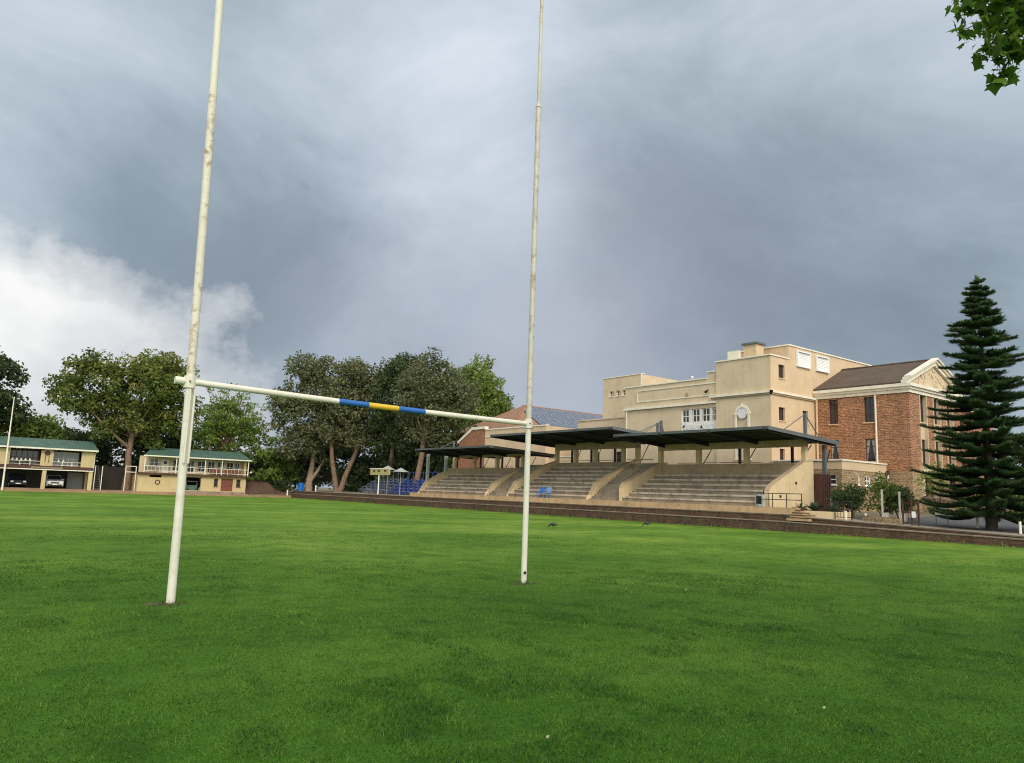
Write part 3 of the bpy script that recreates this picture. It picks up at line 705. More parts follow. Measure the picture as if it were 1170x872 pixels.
# the long wing
ww = [(43.2, 42.42), (42.06, 41.27), (41.02, 40.2), (39.98, 39.48)]
wh = [(39.46, 43.26, 7.55, 9.40)]
MB().wall('x', 51.86, .3, 39.42, 50.05, .9, 11.90, wh).build('wing_wall', 'cream', H)
wfr = MB(); wfr.box(51.90, 52.0, 39.46, 43.26, 7.55, 8.22)
for a, b in ((43.26, 43.18), (42.42, 42.1), (41.25, 41.06), (40.18, 40.0), (39.5, 39.46)): wfr.box(51.90, 52.0, min(a, b), max(a, b), 8.22, 9.40)
wfr.box(51.872, 51.899, 39.47, 43.25, 7.56, 8.21); wfr.build('window_surround', 'medal', H)
for b, a in ww:
    window(H, 'x', 51.78, a+.02, b-.02, 8.24, 9.38, 2, 2, 'white', 'glass', bar=.06, sill=False)
ap = MB(); rr = random.Random(3)
for k in range(26):
    y = 39.6+3.5*k/26; ap.prism([(51.852-.0009*k, y+.15*math.cos(2*math.pi*i/8), 7.85+rr.uniform(-.2, .25)+.13*math.sin(2*math.pi*i/8)) for i in range(8)], (.035, 0, 0))
ap.build('relief_panel', 'medal', H)
wc = MB(); wc.box(51.78, 52.2, 40.42, 50.12, 11.90, 12.0); wc.build('wing_coping', 'white', H)
box('step_block', 'cream', H, 51.861, 52.2, 39.425, 40.40, 11.90, 12.42); box('step_coping', 'white', H, 51.79, 52.25, 39.43, 40.45, 12.42, 12.52)
fr = MB(); fr.box(51.80, 51.857, 39.43, 48.5, 11.45, 11.52); fr.box(51.80, 51.857, 39.43, 48.5, 10.42, 10.49); fr.box(51.80, 51.857, 48.43, 48.5, 10.49, 11.45); fr.build('panel_moulding', 'white', H)
fc = MB(); fc.box(51.66, 51.856, 39.43, 50.15, 9.74, 9.92); fc.build('wing_string_course', 'white', H)
MB().tube([(51.78, 49.75, 9.74), (51.78, 49.75, 1.0)], .06, 8).build('downpipe', 'white', H)
MB().prism([(51.80, 42.62+.17*math.cos(2*math.pi*k/16), 10.73+.17*math.sin(2*math.pi*k/16)) for k in range(16)], (.06, 0, 0)).build('wall_disc', 'back', H)
MB().tube([(51.5, 40.35, 10.70), (51.85, 40.35, 10.95)], [.12, .05], 8).build('floodlight', 'black', H)
MB().tube([(52.3, 42.4, 11.9), (52.3, 42.4, 12.25)], .02, 6).build('finial', 'bright_white', H)
MB().tube([(52.3, 42.4, 12.16), (52.3, 42.4, 12.2), (52.3, 42.4, 12.28), (52.3, 42.4, 12.36), (52.3, 42.4, 12.40)], [.02, .09, .13, .09, .02], 10).build('finial_globe', 'bright_white', H)
box('wing_end', 'cream', H, 52.17, 62, 49.75, 50.04, .9, 11.85); box('wing_roof', 'back', H, 52.17, 66, 39.5, 49.74, 11.2, 11.4)
# tower behind the wing, low block below it
tws = [(55.75, 56.35, 12.05, 12.6), (54.75, 55.35, 12.05, 12.6), (53.9, 54.45, 12.05, 12.6)]
MB().wall('x', 56.0, .3, 51.8, 57.3, .9, 14.02, tws).build('tower_wall', 'cream', H)
for a, b, c_, d in tws: window(H, 'x', 56.0, a, b, c_, d, 2, 2, 'white', 'glass', bar=.05)
box('tower_side', 'cream', H, 56.31, 62, 51.8, 52.1, .9, 14.0); box('tower_far_side', 'cream', H, 56.31, 62, 57.0, 57.28, .9, 14.0)
tc_ = MB(); tc_.box(55.93, 56.36, 51.75, 57.36, 14.02, 14.10); tc_.build('tower_coping', 'white', H)
MB().box(55.94, 55.998, 51.75, 51.9, 12.0, 14.0).build('tower_quoin', 'white', H)
MB().wall('x', 53.0, .3, 50.06, 57.9, .9, 9.25, [(51.5, 52.3, 4.2, 6.0), (54.6, 55.4, 4.2, 6.0)]).build('low_block', 'cream', H)
for a, b in ((51.5, 52.3), (54.6, 55.4)): window(H, 'x', 53.0, a, b, 4.2, 6.0, 2, 3, 'brown')
box('low_block_coping', 'cream', H, 52.92, 53.38, 50.06, 57.95, 9.25, 9.37); box('low_block_roof', 'back', H, 53.3, 62, 50.06, 51.79, 9.0, 9.2); box('low_block_end', 'cream', H, 53.3, 62, 57.6, 57.9, .9, 9.2)

# cream block with brick flank behind the farthest stand
cb = thing('cream_block', 'plain cream flat roofed block with a red brick flank behind the farthest grandstand', 'building', (54, 68, .97))
MB().wall('x', 52.0, .3, 61.8, 72.98, .9, 8.95, [(66.2, 67.2, 4.3, 5.9)]).build('cream_wall', 'cream_warm', cb)
window(cb, 'x', 52.0, 66.2, 67.2, 4.3, 5.9, 2, 2, 'brown')
box('cream_side', 'cream_warm', cb, 52.31, 64, 61.8, 62.1, .9, 8.95)
box('cream_coping', 'white', cb, 51.92, 52.4, 61.72, 72.98, 8.95, 9.08); box('cream_band', 'white', cb, 51.94, 51.998, 61.8, 72.98, 8.1, 8.2)
MB().prism([(52.05, 73.0, .9), (52.05, 78.6, .9), (52.05, 78.6, 7.55), (52.05, 75.6, 9.1), (52.05, 73.0, 9.1)], (.3, 0, 0)).build('brick_flank', 'redbrick', cb)
MB().prism([(51.93, 78.75, 7.5), (51.93, 75.62, 9.12), (51.93, 72.99, 9.12), (51.93, 72.99, 9.42), (51.93, 75.75, 9.42), (51.93, 78.95, 7.75)], (.5, 0, 0)).build('raking_coping', 'white', cb)
box('roof_slab', 'back', cb, 52.32, 64, 62.12, 75, 8.5, 8.7)
lw = thing('yard_wall', 'cream yard wall in the gap behind the middle and farthest grandstands', 'wall', (53, 59.9, .97))
box('wall_panel', 'cream_warm', lw, 52.6, 52.85, 57.95, 61.75, .9, 5.6); box('wall_cap', 'white', lw, 52.52, 52.93, 57.96, 61.74, 5.6, 5.7)

# tiled hip roof with solar panels
hb = thing('tiled_house', 'distant building with a hipped orange tile roof carrying a field of solar panels', 'building', (72, 82, .97))
e0, e1, yS, yN, ze, zr = 57.6, 92, 74.8, 89.2, 9.6, 13.75
box('walls', 'cream_warm', hb, e0+.6, e1-.6, yS+.6, yN-.6, .9, ze)
A_, B_, C_, D_ = (e0, yS, ze), (e1, yS, ze), (e1, yN, ze), (e0, yN, ze); R0, R1 = (64.6, 82, zr), (85.4, 82, zr)
MB().add([A_, B_, C_, D_, R0, R1], [(0, 1, 5, 4), (1, 2, 5), (2, 3, 4, 5), (3, 0, 4), (3, 2, 1, 0)]).build('roof', 'orange', hb)
MB().tube([R0, R1], .16, 8).build('ridge_tiles', 'orange', hb); MB().tube([A_, R0], .14, 8).build('hip_tiles', 'orange', hb)
sl_y = 82-yS; sl_z = zr-ze; proto = None
def on_roof(x, s, up): # s from eave 0 to ridge 1
    n = Vector((0, -sl_z, sl_y)).normalized(); return Vector((x, yS+sl_y*s, ze+sl_z*s))+n*up
for r_ in range(5):
    for c_ in range(13):
        s0 = .10+.172*r_; x0 = 63.4+1.52*c_
        if x0 < e0+7*s0+1.2: continue
        a, b = on_roof(x0, s0, .12), on_roof(x0+1.44, s0, .12); c2_, d2 = on_roof(x0+1.44, s0+.158, .12), on_roof(x0, s0+.158, .12)
        if proto is None:
            n = Vector((0, -sl_z, sl_y)).normalized()*.04
            proto = MB().prism([a, b, c2_, d2], n).build('solar_panel', ['solar'], hb)
            i0 = a
            dv = (d2-a)/4
            fm = MB()
            for q in range(5):
                p = a+dv*q+n*1.06; fm.prism([p, p+(b-a), p+(b-a)+dv*.07, p+dv*.07], n*.3)
            for q in (0, .49, .97): 
                p = a+(b-a)*q+n*1.1; fm.prism([p, p+(b-a)*.03, p+(b-a)*.03+dv*4, p+dv*4], n*.25)
            pf = fm.build('panel_frame', 'alu', hb); pf.parent = proto
        else:
            k = proto.copy(); COL.objects.link(k); k.parent = hb; k.location = a-i0; f2 = pf.copy(); COL.objects.link(f2); f2.parent = k

# ------------------------------------------------------------------ brick school building with pediment
bs = thing('brick_school', 'red brick classical school block with a cream pediment and brown roof', 'building', (62.3, 30.4, 1.2))
bh = [(32.2, 33.0, 8.1, 10.1), (29.25, 30.05, 8.1, 10.1), (29.25, 30.05, 5.05, 6.83), (32.2, 33.0, 5.05, 6.83)]
MB().wall('x', 58.0, .35, 26.56, 34.19, 4.2, 10.24, bh).build('side_wall', 'brick', bs)
box('stone_base', 'stone', bs, 57.97, 58.4, 26.53, 34.19, .9, 4.198)
for i, h in enumerate(bh):
    w = window(bs, 'x', 58.0, *h, 2, 3, 'brown', 'glass' if i < 2 else 'glass', bar=.06)
for y0_, y1_ in ((29.25, 30.05), (32.2, 33.0)):
    yc = (y0_+y1_)/2
    for s in (-1, 1):
        MB().prism([(58.175, yc+s*.34, 6.77), (58.175, yc+s*.03, 6.77), (58.175, yc+s*.24, 5.6), (58.175, yc+s*.30, 5.12), (58.175, yc+s*.34, 5.12)], (.012, 0, 0)).build('curtain', 'curtain', bs)
MB().tube([(57.92, 29.08, 10.2), (57.92, 29.08, 4.3)], .07, 8).build('downpipe', 'white', bs)
MB().tube([(57.9, 34.0, 10.2), (57.9, 34.0, 4.9)], .09, 8).build('corner_pipe', 'cream_warm', bs)
bays = [(59.60, 60.85), (61.90, 63.15), (64.15, 65.40)]
piers = [(58.0, 59.60), (60.85, 61.90), (63.15, 64.15), (65.40, 66.75)]
for a, b in piers:
    box('brick_pier', 'brick', bs, a+.355 if a == 58.0 else a, b, 26.56, 27.4, 4.2, 10.24)
for a, b in bays:
    box('bay_jamb', 'cream', bs, a+.003, a+.10, 26.50, 27.1, 4.76, 10.2); box('bay_jamb', 'cream', bs, b-.10, b-.003, 26.50, 27.1, 4.76, 10.2)
    box('spandrel', 'cream', bs, a+.10, b-.10, 26.70, 27.1, 6.82, 8.12)
    window(bs, 'y', 26.62, a+.10, b-.10, 8.12, 10.2, 2, 3, 'brown', bar=.06); window(bs, 'y', 26.62, a+.10, b-.10, 4.76, 6.82, 2, 3, 'brown', bar=.06)
box('front_sill_band', 'cream', bs, 59.3, 66.8, 26.3, 27.0, 4.2, 4.755)
MB().wall('y', 26.54, .5, 58.41, 66.8, .9, 4.198, [(59.75, 61.2, .9, 3.9), (62.2, 63.2, 2.2, 3.8), (64.3, 65.3, 2.2, 3.8)]).build('front_base', 'stone', bs)
box('entrance_dark', 'hole', bs, 59.7, 61.25, 26.9, 27.02, 1.0, 3.95); box('entrance_jamb', 'cream', bs, 59.45, 59.74, 26.4, 26.9, 1.1, 4.19)
box('core', 'interior', bs, 58.9, 66.4, 27.5, 33.9, 1.2, 10.2)
box('right_wall', 'brick', bs, 66.4, 66.75, 27.41, 34.19, .9, 10.24)
# cornice: three stepped mouldings round side and front
for k, (dz0, dz1, o) in enumerate(((10.24, 10.5, .10), (10.5, 10.68, .22), (10.68, 10.92, .36))):
    c_ = MB(); c_.box(58.0-o, 58.3, 26.56-o, 34.18, dz0, dz1); c_.box(58.3, 66.75+o, 26.56-o, 26.9, dz0, dz1); c_.build('cornice', 'white', bs)
zt = 13.18; xm = 62.375
MB().prism([(58.0, 26.62, 10.92), (66.75, 26.62, 10.92), (xm, 26.62, zt-.42)], (0, .25, 0)).build('tympanum', 'cream', bs)
orn = MB().prism([(58.7, 26.560, 10.98), (66.05, 26.560, 10.98), (xm, 26.560, zt-.62)], (0, .05, 0)); rr = random.Random(9)
for k in range(70):
    x = rr.uniform(59.3, 65.4); hmax = 11.0+(1-abs(x-xm)/4.0)*1.55
    z = rr.uniform(11.05, max(11.1, hmax)); rad = rr.uniform(.06, .17)
    orn.prism([(x+rad*math.cos(6.283*i/7), 26.535-.0006*k, z+rad*1.2*math.sin(6.283*i/7)) for i in range(7)], (0, .07, 0))
orn.build('carved_relief', 'cream', bs)
for s in (-1, 1):
    xe = xm+s*4.75
    for (o0, o1, yf) in ((-.38, -.10, 26.42), (-.10, .10, 26.30), (.10, .24, 26.16)):
        MB().prism([(xe, yf, 10.93+o0+.30), (xm, yf, zt+o0+.02), (xm, yf, zt+o1+.02), (xe, yf, 10.93+o1+.30)], (0, .5, 0)).build('raking_cornice', 'white', bs)
for s in (-1, 1):
    xe = xm+s*4.66
    MB().prism([(xe, 26.67, 10.96), (xm, 26.67, zt+.03), (xm, 26.67, zt+.12), (xe, 26.67, 11.06)], (0, 7.5, 0)).build('roof', 'rooftile', bs)
MB().tube([(xm, 26.7, zt+.13), (xm, 34.15, zt+.13)], .1, 6).build('ridge', 'rooftile', bs)
# wing to the right, mostly behind the pine
bw = thing('brick_wing', 'set back red brick wing glimpsed through the tall pine', 'building', (72, 32, 1.2))
wv = [(68.2, 69.2, 7.6, 9.4), (70.8, 71.8, 7.6, 9.4), (68.2, 69.2, 4.2, 6.0), (70.8, 71.8, 4.2, 6.0)]
MB().wall('y', 28.2, .35, 66.8, 78, .9, 10.2, wv).build('front_wall', 'brick', bw)
for v in wv: window(bw, 'y', 28.2, *v, 2, 3, 'brown')
box('wing_cornice', 'white', bw, 66.8, 78.2, 27.9, 28.6, 10.2, 10.7); box('wing_roof', 'rooftile', bw, 66.8, 78.2, 28.6, 34, 10.3, 10.72)

# stone annex
an = thing('stone_annex', 'low tan stone annex with a cream parapet and little white windows', 'building', (54.7, 29.5, 1.0))
ah = [(53.72, 53.98, 3.12, 3.80), (54.7, 55.46, 3.08, 3.80), (56.2, 57.06, 3.12, 3.80)]
MB().wall('y', 28.44, .3, 51.53, 57.96, .9, 4.14, ah).build('south_wall', 'stone', an)
for h in ah: window(an, 'y', 28.44, *h, 1 if h[1]-h[0] < .4 else 2, 2, 'bright_white', bar=.07, inset=.04)
MB().wall('x', 51.53, .3, 28.74, 30.6, .9, 4.14, [(28.87, 29.40, 3.04, 3.80)]).build('west_wall', 'stone', an)
window(an, 'x', 51.53, 28.87, 29.40, 3.04, 3.80, 1, 2, 'bright_white', bar=.07, inset=.04)
pb = MB(); pb.box(51.50, 57.965, 28.41, 28.75, 4.14, 4.76); pb.box(51.50, 51.84, 28.75, 34.0, 4.14, 4.76); pb.build('parapet', 'cream_warm', an)
pc = MB(); pc.box(51.42, 57.965, 28.33, 28.8, 4.76, 4.87); pc.box(51.42, 51.9, 28.8, 34.0, 4.76, 4.87); pc.build('parapet_coping', 'white', an)
box('annex_roof', 'back', an, 51.9, 57.96, 28.8, 34.1, 4.3, 4.5); box('rear_wall', 'cream_warm', an, 51.53, 51.83, 30.6, 34.1, .9, 4.139)
MB().tube([(57.9, 28.3, 4.0), (57.9, 28.3, 1.0)], .06, 8).build('downpipe', 'white', an); MB().tube([(57.75, 28.25, 4.05), (57.75, 28.25, 4.3)], .1, 8).build('lamp', 'black', an)
# brown box column and steel support behind the nearest stand
rc = thing('rusty_enclosure', 'tall rust brown metal enclosure around the roof support beside the pale end wall', 'enclosure', (47.8, 28.2, .97))
box('panel_box', 'rust', rc, 47.16, 48.5, 27.55, 28.35, .9, 3.64, bevel=.02)
for k in range(5): box('rib', 'rust', rc, 47.2+.26*k, 47.25+.26*k, 27.50, 27.549, .95, 3.6)
box('support', 'steel_grey', rc, 47.98, 48.2, 27.65, 27.87, 3.64, 5.6); MB().tube([(48.15, 27.76, 4.0), (48.8, 27.76, 5.3)], .04, 6).build('strut', 'steel', rc)
# ------------------------------------------------------------------ pavilions at the far end
YP = 101.0
p1 = thing('clubhouse', 'yellow two storey clubhouse at the left edge, car parked under its green roofed upper floor', 'building', (8, 103, .3))
piers1 = [(-2.0, -.8), (1.9, 3.1), (5.9, 7.1), (10.05, 11.28), (14.13, 15.45)]
for a, b in piers1: box('wall_panel', 'yellow', p1, a, b, YP+.05, YP+.35, 2.92, 4.70)
box('floor_slab', 'brown', p1, -2.5, 15.5, YP-.05, YP+4.6, 2.46, 2.80); box('fascia_rail', 'white', p1, -2.5, 15.5, YP-.09, YP-.052, 2.44, 2.54)
box('deck_edge', 'brown', p1, -2.5, 15.45, YP-.04, YP+.04, 2.80, 2.915)
for a, b in zip(piers1[:-1], piers1[1:]):
    u0, u1 = a[1], b[0]
    rl = MB(); rl.tube([(u0, YP+.0, 3.40), (u1, YP+.0, 3.40)], .03, 6); rl.tube([(u0, YP+.0, 3.05), (u1, YP+.0, 3.05)], .02, 6); r_ = rl.build('balcony_rail', 'white', p1)
    for k in (1, 2): MB().tube([(u0+(u1-u0)*k/3, YP, 2.9), (u0+(u1-u0)*k/3, YP, 3.42)], .035, 6).build('baluster', 'white', r_)
    n = 5
    MB().wall('y', YP+1.3, .1, u0, u1, 2.8, 4.75, [(u0+.15, u1-.15, 3.0, 4.6)]).build('glazed_wall', 'brown', p1)
    window(p1, 'y', YP+1.3, u0+.15, u1-.15, 3.0, 4.6, n, 2, 'white' if a[0] > 9 else 'brown', 'glass_sky' if a[0] > 9 else 'glass', inset=.02, bar=.05, sill=False)
for a, b in ((-1.7, -1.3), (2.3, 2.7), (5.6, 6.0), (10.37, 10.77), (15.04, 15.46)): box('ground_pillar', 'yellow', p1, a, b, YP-.02, YP+.35, 0, 2.458)
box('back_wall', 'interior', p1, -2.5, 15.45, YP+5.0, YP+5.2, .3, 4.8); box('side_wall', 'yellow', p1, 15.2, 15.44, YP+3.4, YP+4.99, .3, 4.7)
box('grey_partition', 'curtain', p1, 13.4, 15.1, YP+3.9, YP+4.0, .3, 2.3)
box('carport_floor', 'earth', p1, -2.5, 15.6, YP+.36, YP+4.95, .30, .36)
rf = MB(); vs = []; fs = []; n = 90
for i in range(n+1):
    x = -2.8+18.55*i/n; o = .03 if i % 2 else 0
    vs += [(x, YP-.45, 4.93+o), (x, YP+3.9, 6.12+o), (x, YP+5.6, 5.6+o)]
for i in range(n):
    a = 3*i; fs += [(a, a+3, a+4, a+1), (a+1, a+4, a+5, a+2)]
rf.add(vs, fs).build('roof', 'green_roof', p1)
box('eave_board', 'white', p1, -2.8, 15.75, YP-.5, YP-.46, 4.78, 4.95); MB().tube([(15.6, YP-.4, 4.8), (15.5, YP+.1, 4.5), (15.5, YP+.1, 2.5)], .05, 6).build('downpipe', 'white', p1)
MB().prism([(15.3, YP+.1, 4.6), (15.3, YP+5.2, 4.6), (15.3, YP+3.9, 6.05), (15.3, YP-.3, 4.88)], (.1, 0, 0)).build('gable', 'yellow', p1)
cr_ = MB(); cr_.prism([(10.66+.30*math.cos(6.283*k/10), YP+.0, 4.35+.26*math.sin(6.283*k/10)) for k in range(10)], (0, .045, 0)); cr_.box(10.6, 10.72, YP+.01, YP+.045, 4.5, 4.75); cr_.build('crest', 'brown', p1)
for x in (10.5, 10.85): MB().box(x-.03, x+.03, YP+.02, YP+.048, 3.3, 4.1).build('crest_ribbon', 'brown', p1)
sg = MB(); sg.box(9.2, 12.3, YP-.13, YP-.10, 2.60, 2.78); sg.build('sign_strip', 'ledge', p1)
for k in range(7): MB().tube([(7.4+.42*k if k < 5 else 11.9+.5*(k-5), YP+.7, 3.45), (7.4+.42*k if k < 5 else 11.9+.5*(k-5), YP+.7, 3.68)], [.13, .07], 8).build('deck_table_lamp', 'white', p1)

def car(label, x, y, z, mat, group=None):
    """front of the car faces the field (-Y)"""
    t = thing('parked_car', label, 'car', (x, y+2, z), group); w = .84
    def P(lst, hw, extra=0): return MB().prism([(x-hw, y+a, z+b) for a, b in lst], (2*hw, 0, 0))
    P([(0.05, .32), (0.0, .60), (.12, .86), (1.1, 1.0), (3.9, 1.02), (4.1, .9), (4.15, .4), (3.9, .28), (.3, .28)], w).build('body', mat, t, bevel=.07)
    v = [(x-w+.03, y+1.0, z+.98), (x+w-.03, y+1.0, z+.98), (x+w-.03, y+3.95, z+.99), (x-w+.03, y+3.95, z+.99), (x-w+.17, y+1.75, z+1.55), (x+w-.17, y+1.75, z+1.55), (x+w-.17, y+3.6, z+1.56), (x-w+.17, y+3.6, z+1.56)]
    MB().add(v, [(4, 5, 6, 7), (0, 1, 5, 4), (1, 2, 6, 5), (2, 3, 7, 6), (3, 0, 4, 7)]).build('cabin', mat, t, bevel=.05)
    MB().add([(x-w+.12, y+1.05, z+1.03), (x+w-.12, y+1.05, z+1.03), (x+w-.23, y+1.66, z+1.49), (x-w+.23, y+1.66, z+1.49)], [(0, 1, 2, 3)]).build('windscreen', 'glass', t)
    for s in (-1, 1):
        MB().box(x+s*.46, x+s*.74, y-.02, y+.10, z+.62, z+.78).build('headlight', 'lamp', t, bevel=.02)
        MB().box(x+s*(w+.02), x+s*(w+.2), y+1.25, y+1.4, z+.98, z+1.12).build('mirror', mat, t, bevel=.02)
        for yy in (.8, 3.3):
            wb = MB().prism([(x+s*(w-.18), y+yy+.32*math.cos(6.283*k/16), z+.32+.32*math.sin(6.283*k/16)) for k in range(16)], (s*.19, 0, 0)).build('wheel', 'rubber', t)
            MB().prism([(x+s*(w+.012), y+yy+.18*math.cos(6.283*k/12), z+.32+.18*math.sin(6.283*k/12)) for k in range(12)], (s*.012, 0, 0)).build('rim', 'alu', wb)
    box('grille', 'hole', t, x-.42, x+.42, y-.012, y+.02, z+.60, z+.74); box('bumper', 'rubber', t, x-.7, x+.7, y-.03, y+.04, z+.34, z+.48); box('number_plate', 'bright_white', t, x-.24, x+.24, y-.045, y-.031, z+.43, z+.53)
car('silver car with dark windscreen parked under the left clubhouse, facing the pitch', 11.85, 101.9, .36, 'carpaint')
car('dark car deep in shade under the left clubhouse, left of the silver car', 8.3, 102.4, .36, 'darkcar')

p2 = thing('pavilion', 'cream two storey cricket style pavilion with a white railed balcony and green roof', 'building', (27, 104, .3))
lowh = [(21.7, 23.1, 2.1, 2.36), (25.95, 27.85, .62, 2.26), (29.45, 29.95, 1.2, 2.2), (30.35, 31.85, .62, 2.26), (32.3, 32.85, 1.2, 2.2)]
MB().wall('y', YP+.2, .3, 20.4, 33.55, 0, 2.45, lowh).build('lower_wall', 'yellow', p2)
for h in lowh: MB().box(h[0]-.02, h[1]+.02, YP+.505, YP+.52, h[2]-.02, h[3]+.02) if 0 else None
box('dark_store', 'hole', p2, 21.0, 28.2, YP+2.4, YP+2.45, .35, 2.44)
window(p2, 'y', YP+.2, 29.45, 29.95, 1.2, 2.2, 1, 2, 'reddoor', inset=.1); window(p2, 'y', YP+.2, 32.3, 32.85, 1.2, 2.2, 1, 2, 'reddoor', inset=.1)
d_ = MB(); d_.box(30.37, 31.09, YP+.30, YP+.36, .63, 2.25); d_.box(31.11, 31.83, YP+.30, YP+.36, .63, 2.25); d_.build('double_door', 'reddoor', p2)
MB().wall('y', YP+.26, .035, 30.4, 31.8, 1.3, 2.2, [(30.5, 30.98, 1.4, 2.12), (31.2, 31.7, 1.4, 2.12)]).build('door_moulding', 'reddoor', p2)
rg = MB()
for i in range(24):
    a, b = 6.283*i/24, 6.283*(i+1)/24
    rg.prism([(22.67+r*math.cos(q), YP+.16, 1.50+r*math.sin(q)) for r, q in ((.20, a), (.31, a), (.31, b), (.20, b))], (0, .036, 0))
rg.build('round_emblem', 'brown', p2)
box('floor_slab', 'brown', p2, 20.3, 33.75, YP-.2, YP+5, 2.452, 2.66); box('plinth_step', 'ledge', p2, 25.8, 33.5, YP-.15, YP+.195, .0, .55)
box('left_flank', 'yellow', p2, 20.4, 20.7, YP+.51, YP+5, 0, 2.45); box('right_flank', 'yellow', p2, 33.25, 33.55, YP+.51, YP+5, 0, 4.6)
uh = [(21.9, 22.9, 3.5, 4.4), (24.6, 25.5, 3.0, 4.4), (26.4, 27.2, 2.9, 4.4), (27.6, 28.6, 3.0, 4.4), (28.9, 29.8, 3.0, 4.4), (30.1, 31.0, 3.0, 4.4), (31.3, 32.2, 3.0, 4.4), (32.4, 33.0, 3.0, 4.4)]
MB().wall('y', YP+1.6, .2, 20.7, 33.24, 2.66, 4.7, uh).build('upper_wall', 'cream', p2)
for h in uh: window(p2, 'y', YP+1.6, *h, 2, 2, 'bright_white', inset=.08, bar=.06, sill=False)
box('pale_door', 'white', p2, 23.2, 24.1, YP+1.52, YP+1.595, 2.67, 4.4); box('door_light', 'glass', p2, 23.5, 23.85, YP+1.51, YP+1.519, 3.8, 4.15)
box('red_bench_row', 'reddoor', p2, 29.0, 33.0, YP+.7, YP+1.1, 2.9, 3.35)
box('striped_awning', 'ledge', p2, 21.0, 22.9, YP+.2, YP+.26, 2.75, 3.4)
for x in (20.95, 24.6, 28.1, 30.2, 33.6): box('balcony_post', 'white', p2, x-.05, x+.05, YP-.15, YP-.05, 2.66, 4.66)
br_ = MB(); br_.tube([(20.95, YP-.1, 3.45), (33.6, YP-.1, 3.45)], .035, 6); br_.tube([(20.95, YP-.1, 2.85), (33.6, YP-.1, 2.85)], .03, 6); BR = br_.build('balcony_rail', 'white', p2)
for k in range(27):
    x = 21.3+.46*k; MB().tube([(x, YP-.1, 2.5 if k % 3 == 0 else 2.8), (x, YP-.1, 3.45)], .028 if k % 3 == 0 else .014, 5).build('baluster', 'white', BR)
rf = MB(); vs = []; fs = []; n = 70
for i in range(n+1):
    x = i/n; o = .03 if i % 2 else 0
    vs += [(20.75+13.15*x, YP-.35, 4.74+o), (22.4+11.3*x, YP+3.6, 5.85+o), (22.4+11.3*x, YP+5.6, 5.1+o)]
for i in range(n):
    a = 3*i; fs += [(a, a+3, a+4, a+1), (a+1, a+4, a+5, a+2)]
rf.add(vs, fs).build('roof', 'green_roof', p2); box('eave_board', 'white', p2, 20.7, 33.95, YP-.41, YP-.36, 4.62, 4.76)
MB().tube([(34.15, YP+.3, 3.05), (34.15, YP+.3, 3.15), (34.15, YP+.3, 3.25), (34.15, YP+.3, 3.31)], [.03, .14, .14, .03], 10).build('globe_lamp', 'bright_white', p2); MB().tube([(33.56, YP+.3, 3.1), (34.15, YP+.3, 3.1)], .03, 6).build('lamp_arm', 'white', p2)
mw = thing('green_mower', 'green mower with a pale frame parked in the dark opening of the pavilion', 'machine', (26.9, 102.4, .35))
box('deck', 'green_roof', mw, 26.2, 27.6, 101.7, 103, .7, 1.25, bevel=.08); box('grass_box', 'green_roof', mw, 26.5, 27.3, 101.55, 101.7, .55, 1.0, bevel=.04)
MB().tube([(26.25, 101.9, 1.25), (26.25, 101.9, 1.75), (27.55, 101.9, 1.75), (27.55, 101.9, 1.25)], .035, 6).build('roll_frame', 'alu', mw)
for x in (26.2, 27.5): MB().prism([(x, 102.0+.28*math.cos(6.283*k/14), .63+.28*math.sin(6.283*k/14)) for k in range(14)], (.15, 0, 0)).build('wheel', 'rubber', mw)

# outside stair, frame and white pole by the clubhouse
os_ = thing('outside_stair', 'narrow grey steel stair against the right end of the clubhouse', 'stairs', (16.0, 102, .3))
for x in (15.75, 16.5): MB().tube([(x, YP+.4, .35), (x, YP+3.6, 3.3)], .05, 6).build('stringer', 'steel_grey', os_); MB().tube([(x, YP+.4, .35), (x, YP+.4, 3.2)], .05, 6).build('stair_post', 'white', os_)
for k in range(11): box('step', 'steel_grey', os_, 15.78, 16.47, YP+.45+.28*k, YP+.72+.28*k, .5+.26*k, .54+.26*k)
gf = thing('pipe_gate', 'white pipe frame gate between the brown tree trunk and the pavilion', 'gate', (19.9, 101.6, .3))
for x in (19.1, 20.25): MB().tube([(x, YP+.8, .35), (x, YP+.8, 3.35)], .05, 6).build('gate_post', 'white', gf)
for z in (2.6, 3.3): MB().tube([(19.1, YP+.8, z), (20.25, YP+.8, z)], .045, 6).build('cross_pipe', 'white', gf)
fp = thing('flag_pole', 'slim white pole standing at the pitch edge before the left clubhouse', 'pole', (6.72, 100.2, 0))
MB().tube([(6.72, 100.2, 0), (6.72, 100.2, 5.5), (6.72, 100.2, 10.3)], [.10, .08, .045], 10).build('shaft', 'white', fp); MB().tube([(6.72, 100.2, 10.28), (6.72, 100.2, 10.36)], [.06, .03], 8).build('pole_cap', 'white', fp)
db = thing('dark_fence', 'dark timber screen fence closing the gap behind the brown tree trunk', 'fence', (18, 106, .3))
for k in range(6): box('fence_panel', 'darkwood', db, 15.6+.82*k, 16.4+.82*k, 106.0, 106.08, .35, 3.2)

